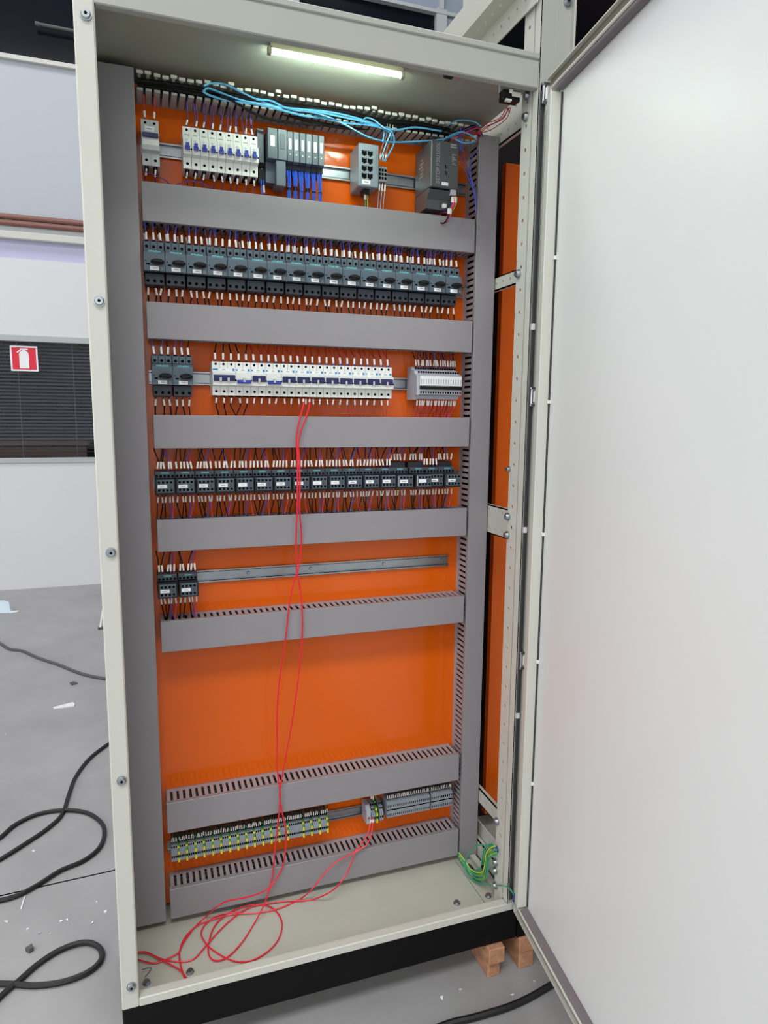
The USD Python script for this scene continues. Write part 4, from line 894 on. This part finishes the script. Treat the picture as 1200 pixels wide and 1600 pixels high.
obj('mount', MB().box(-.022, .020, .0, .004, -.004, .048, .001), 'label_white', t); obj('body', MB().box(-.024, .018, -.022, .0, -.016, .006, .002), 'black_plastic', t); obj('plunger', MB().box(-.004, .018, -.026, -.022, -.008, .002, .001), 'cap_plastic', t); obj('terminal', MB().box(-.018, -.004, -.024, -.016, -.018, -.014), 'label_white', t); obj('clip', MB().box(-.010, -.002, -.024, -.020, -.002, .006), 'label_white', t)
for k in range(4):
    pts = [at(792 + 2 * k, 168, .055), at(780 + 3 * k + J(3), 183 + k + J(3), .10), at(762 + k + J(5), 194 + 3 * k + J(3), .17), at(745 + 2 * k + J(5), 203 + 2 * k + J(4), .225), at(722 + 4 * k, 206 + 2 * k, .25)]
    wire('wire_red', pts, .0010, 'dark red lead running from the door switch to the top duct', 'dark red door switch leads')
# sky blue network cables looping over the open duct
NC = [[(318, 134), (330, 130), (352, 132), (375, 143), (400, 155), (425, 164), (455, 170), (500, 173), (540, 180), (575, 190), (600, 199), (620, 203), (650, 199), (690, 205)],
      [(317, 143), (325, 138), (345, 145), (375, 156), (410, 163), (450, 171), (490, 176), (520, 186), (545, 198), (575, 214), (610, 222), (650, 221), (690, 218), (718, 208)],
      [(317, 143), (330, 150), (360, 158), (395, 162), (425, 168), (470, 180), (500, 184), (540, 192), (580, 196), (605, 204), (612, 218)],
      [(400, 155), (425, 158), (445, 168), (480, 172), (540, 184), (590, 196), (600, 204), (598, 222)],
      [(565, 192), (572, 184), (585, 188), (600, 200), (612, 206), (616, 222), (608, 240), (600, 252)],
      [(612, 204), (604, 224), (596, 246)],
      [(690, 222), (700, 214), (722, 206), (745, 218), (728, 224), (712, 218)],
      [(700, 196), (715, 188), (740, 190), (752, 198)]]
NL = ['sky-blue network cable making the highest loop over the open top duct', 'sky-blue network cable sagging in front of the top duct to the power supply', 'sky-blue network cable lying along the finger tips of the top duct', 'sky-blue network cable crossing behind the loop to the network switch', 'sky-blue network cable curling down to the terminal stack', 'short sky-blue cable dropping beside the network switch', 'sky-blue cable coil beside the right vertical duct', 'thin sky-blue cable bend in the upper right corner']
for k, (pp, lb) in enumerate(zip(NC, NL)):
    pts = [at(u, v, .238 - .004 * k + (.006 * math.sin(i * 1.3))) for i, (u, v) in enumerate(pp)]
    wire('wire_sky', pts, .0024 if k < 4 else .0019, lb, 'sky-blue network cables at the top', name='network_cable')
for k in range(9):
    z = 1.909 + .0026 * k; pts = [(.066, .266 + .011 * (k % 4), z)]
    for i in range(1, 9): pts.append((.075 + i * .09, .264 + .011 * (k % 4) + J(.006), z + J(.003) - (.012 if k == 0 and i in (4, 5) else 0)))
    wire('wire_black', pts, .0042, 'thick black cable lying inside the open top duct', 'black cables in the open top duct', name='black_cable')
pts = [at(u, v, .232) for u, v in ((345, 150), (368, 160), (392, 175), (420, 186), (455, 192), (500, 196))]
wire('wire_black', pts, .0030, 'black cable sagging in front of the open top duct', None, name='black_cable')
for k, pp in enumerate(([(720, 200), (719, 225), (722, 255), (735, 285), (744, 310)], [(747, 235), (738, 245), (735, 270), (740, 300), (745, 330)], [(716, 205), (722, 230), (730, 262), (742, 296), (744, 333)])):
    wire('wire_blue', [at(u, v, .236) for u, v in pp], .0014, 'blue wire hanging beside the top of the right vertical duct', 'blue wires at the right duct top')
for k in range(9):
    x = .80 + J(.02); pts = [(x, .25 + J(.01), 1.905 + J(.01)), (.835 + J(.01), .235 + J(.01), 1.93 + J(.008)), (.86 + J(.01), .24, 1.928 + J(.008)), (.885 + J(.01), .262, 1.90)]
    c = ('wire_pink', 'wire_violet', 'wire_black')[k % 3]; wire(c, pts, .0015, f'{c[5:]} wire in the tangle above the right vertical duct', f'{c[5:]} wires of the upper right tangle')

# ---------------------------------------------------------------- things on the floor
def floor_cable(name, label, pix, r, matl, sm=6):
    pts = [atz(u, v, ZF + r) for u, v in pix]; return tag(obj(name, MB().tube(pts, r, 8, sm), matl), label, 'cable')
floor_cable('power_cable', 'black cable making a wide loop on the floor left of the cabinet', [(-420, 1500), (-180, 1440), (-60, 1392), (-20, 1352), (0, 1343), (40, 1318), (75, 1294), (97, 1272), (108, 1240), (118, 1214), (140, 1185), (172, 1160), (210, 1130), (280, 1100), (400, 1092)], .007, 'rubber_black')
floor_cable('power_cable', 'black cable looping back to the left edge above the floor joint', [(-420, 1430), (-180, 1405), (-60, 1350), (-20, 1322), (0, 1309), (25, 1288), (60, 1272), (100, 1266), (135, 1270), (158, 1285), (163, 1303), (155, 1325), (130, 1345), (95, 1360), (60, 1382), (30, 1398), (0, 1407), (-60, 1418), (-180, 1425), (-420, 1445)], .0072, 'rubber_black')
floor_cable('power_cable', 'thick black cable with a narrow loop at the bottom left', [(-300, 1700), (-120, 1650), (-40, 1598), (-10, 1568), (5, 1553), (30, 1532), (60, 1506), (95, 1484), (130, 1473), (152, 1478), (160, 1492), (152, 1508), (130, 1523), (95, 1535), (55, 1540), (25, 1538), (0, 1537), (-40, 1536), (-140, 1550), (-320, 1620)], .0075, 'rubber_black')
floor_cable('power_cable', 'thin grey cable lying across the far floor towards the cabinet', [(-400, 950), (-200, 965), (-60, 985), (-20, 997), (0, 1005), (15, 1014), (35, 1017), (60, 1028), (90, 1038), (120, 1050), (145, 1057), (175, 1062), (240, 1075), (360, 1090), (520, 1085)], .008, 'cable_grey')
floor_cable('power_cable', 'black cable on the floor in front of the wood blocks', [(640, 1625), (700, 1600), (740, 1590), (790, 1575), (825, 1560), (860, 1540), (930, 1500)], .0085, 'rubber_black')
def scrap(name, label, cat, pix, matl, h=.004):
    p = [atz(u, v, ZF) for u, v in pix]; return tag(obj(name, MB().hull([q for q in p] + [q + (0, 0, h) for q in p]), matl), label, cat)
scrap('paper_strip', 'white paper strip on the grey floor', 'paper', [(83, 1106), (114, 1098), (117, 1101), (116, 1104), (86, 1108)], 'paper')
scrap('leaf_scrap', 'small dark scrap on the floor above the white strip', 'scrap', [(109, 1068), (116, 1066), (122, 1069), (112, 1071)], 'cable_grey', .006)
scrap('thin_chip', 'thin pale sliver below the floor joint', 'scrap', [(32, 1421), (38, 1402), (39.5, 1402), (34, 1421)], 'paper', .003)
scrap('dirt_lump', 'dark dirt lump near the bottom left cable', 'dirt', [(40, 1487), (50, 1480), (53, 1486), (46, 1490)], 'cable_grey', .012)
dm_ = MB()
for u, v in ((9, 1440), (44, 1452), (62, 1457), (95, 1440), (105, 1438), (145, 1442), (78, 1459), (30, 1085), (9, 1148), (60, 1210), (52, 1330), (165, 1425), (150, 1410), (720, 1545), (690, 1560), (800, 1555), (770, 1585), (835, 1535)):
    q = atz(u, v, ZF); dm_.hull([q + (J(.006), J(.006), dz) for dz in (0, 0, .003, .003, 0, .002)])
t = tag(obj('floor_debris', dm_, 'paper', smooth=False), 'tiny pale specks of debris scattered over the grey floor', 'debris', kind='stuff')
a = atz(6, 957, ZF); t = thing('crumpled_paper', 'pale blue crumpled paper at the left edge of the floor', 'paper', a)
obj('sheet', MB().hull([(-.08, 0, 0), (.05, -.02, 0), (.055, .05, 0), (-.08, .08, 0), (-.03, .02, .085), (.03, .03, .07), (.0, .06, .075)]), 'paper_blue', t, smooth=False); obj('fold', MB().hull([(.04, -.03, 0), (.09, -.01, 0), (.10, .0, .008), (.045, -.02, .012)]), 'paper', t, smooth=False)
a = atz(157, 983, ZF); t = thing('folding_stand', 'white metal stand leg behind the left cabinet post', 'stand', a)
obj('leg', MB().cyl((0, 0, .01), (.12, .05, .62), .009, 10), 'white_paint', t); obj('leg', MB().cyl((.30, .0, .01), (.18, .05, .62), .009, 10), 'white_paint', t); obj('brace', MB().cyl((.024, .01, .13), (.2, .3, .02), .007, 10), 'white_paint', t); obj('leg', MB().cyl((.2, .32, .01), (.15, .05, .62), .009, 10), 'white_paint', t)
obj('foot', MB().box(-.015, .015, -.012, .012, 0, .016, .002), 'cable_grey', t); obj('foot', MB().box(.285, .315, -.012, .012, 0, .016, .002), 'cable_grey', t); obj('foot', MB().box(.185, .215, .308, .332, 0, .016, .002), 'cable_grey', t); obj('top', MB().box(.08, .22, -.02, .12, .62, .635, .003), 'white_paint', t)
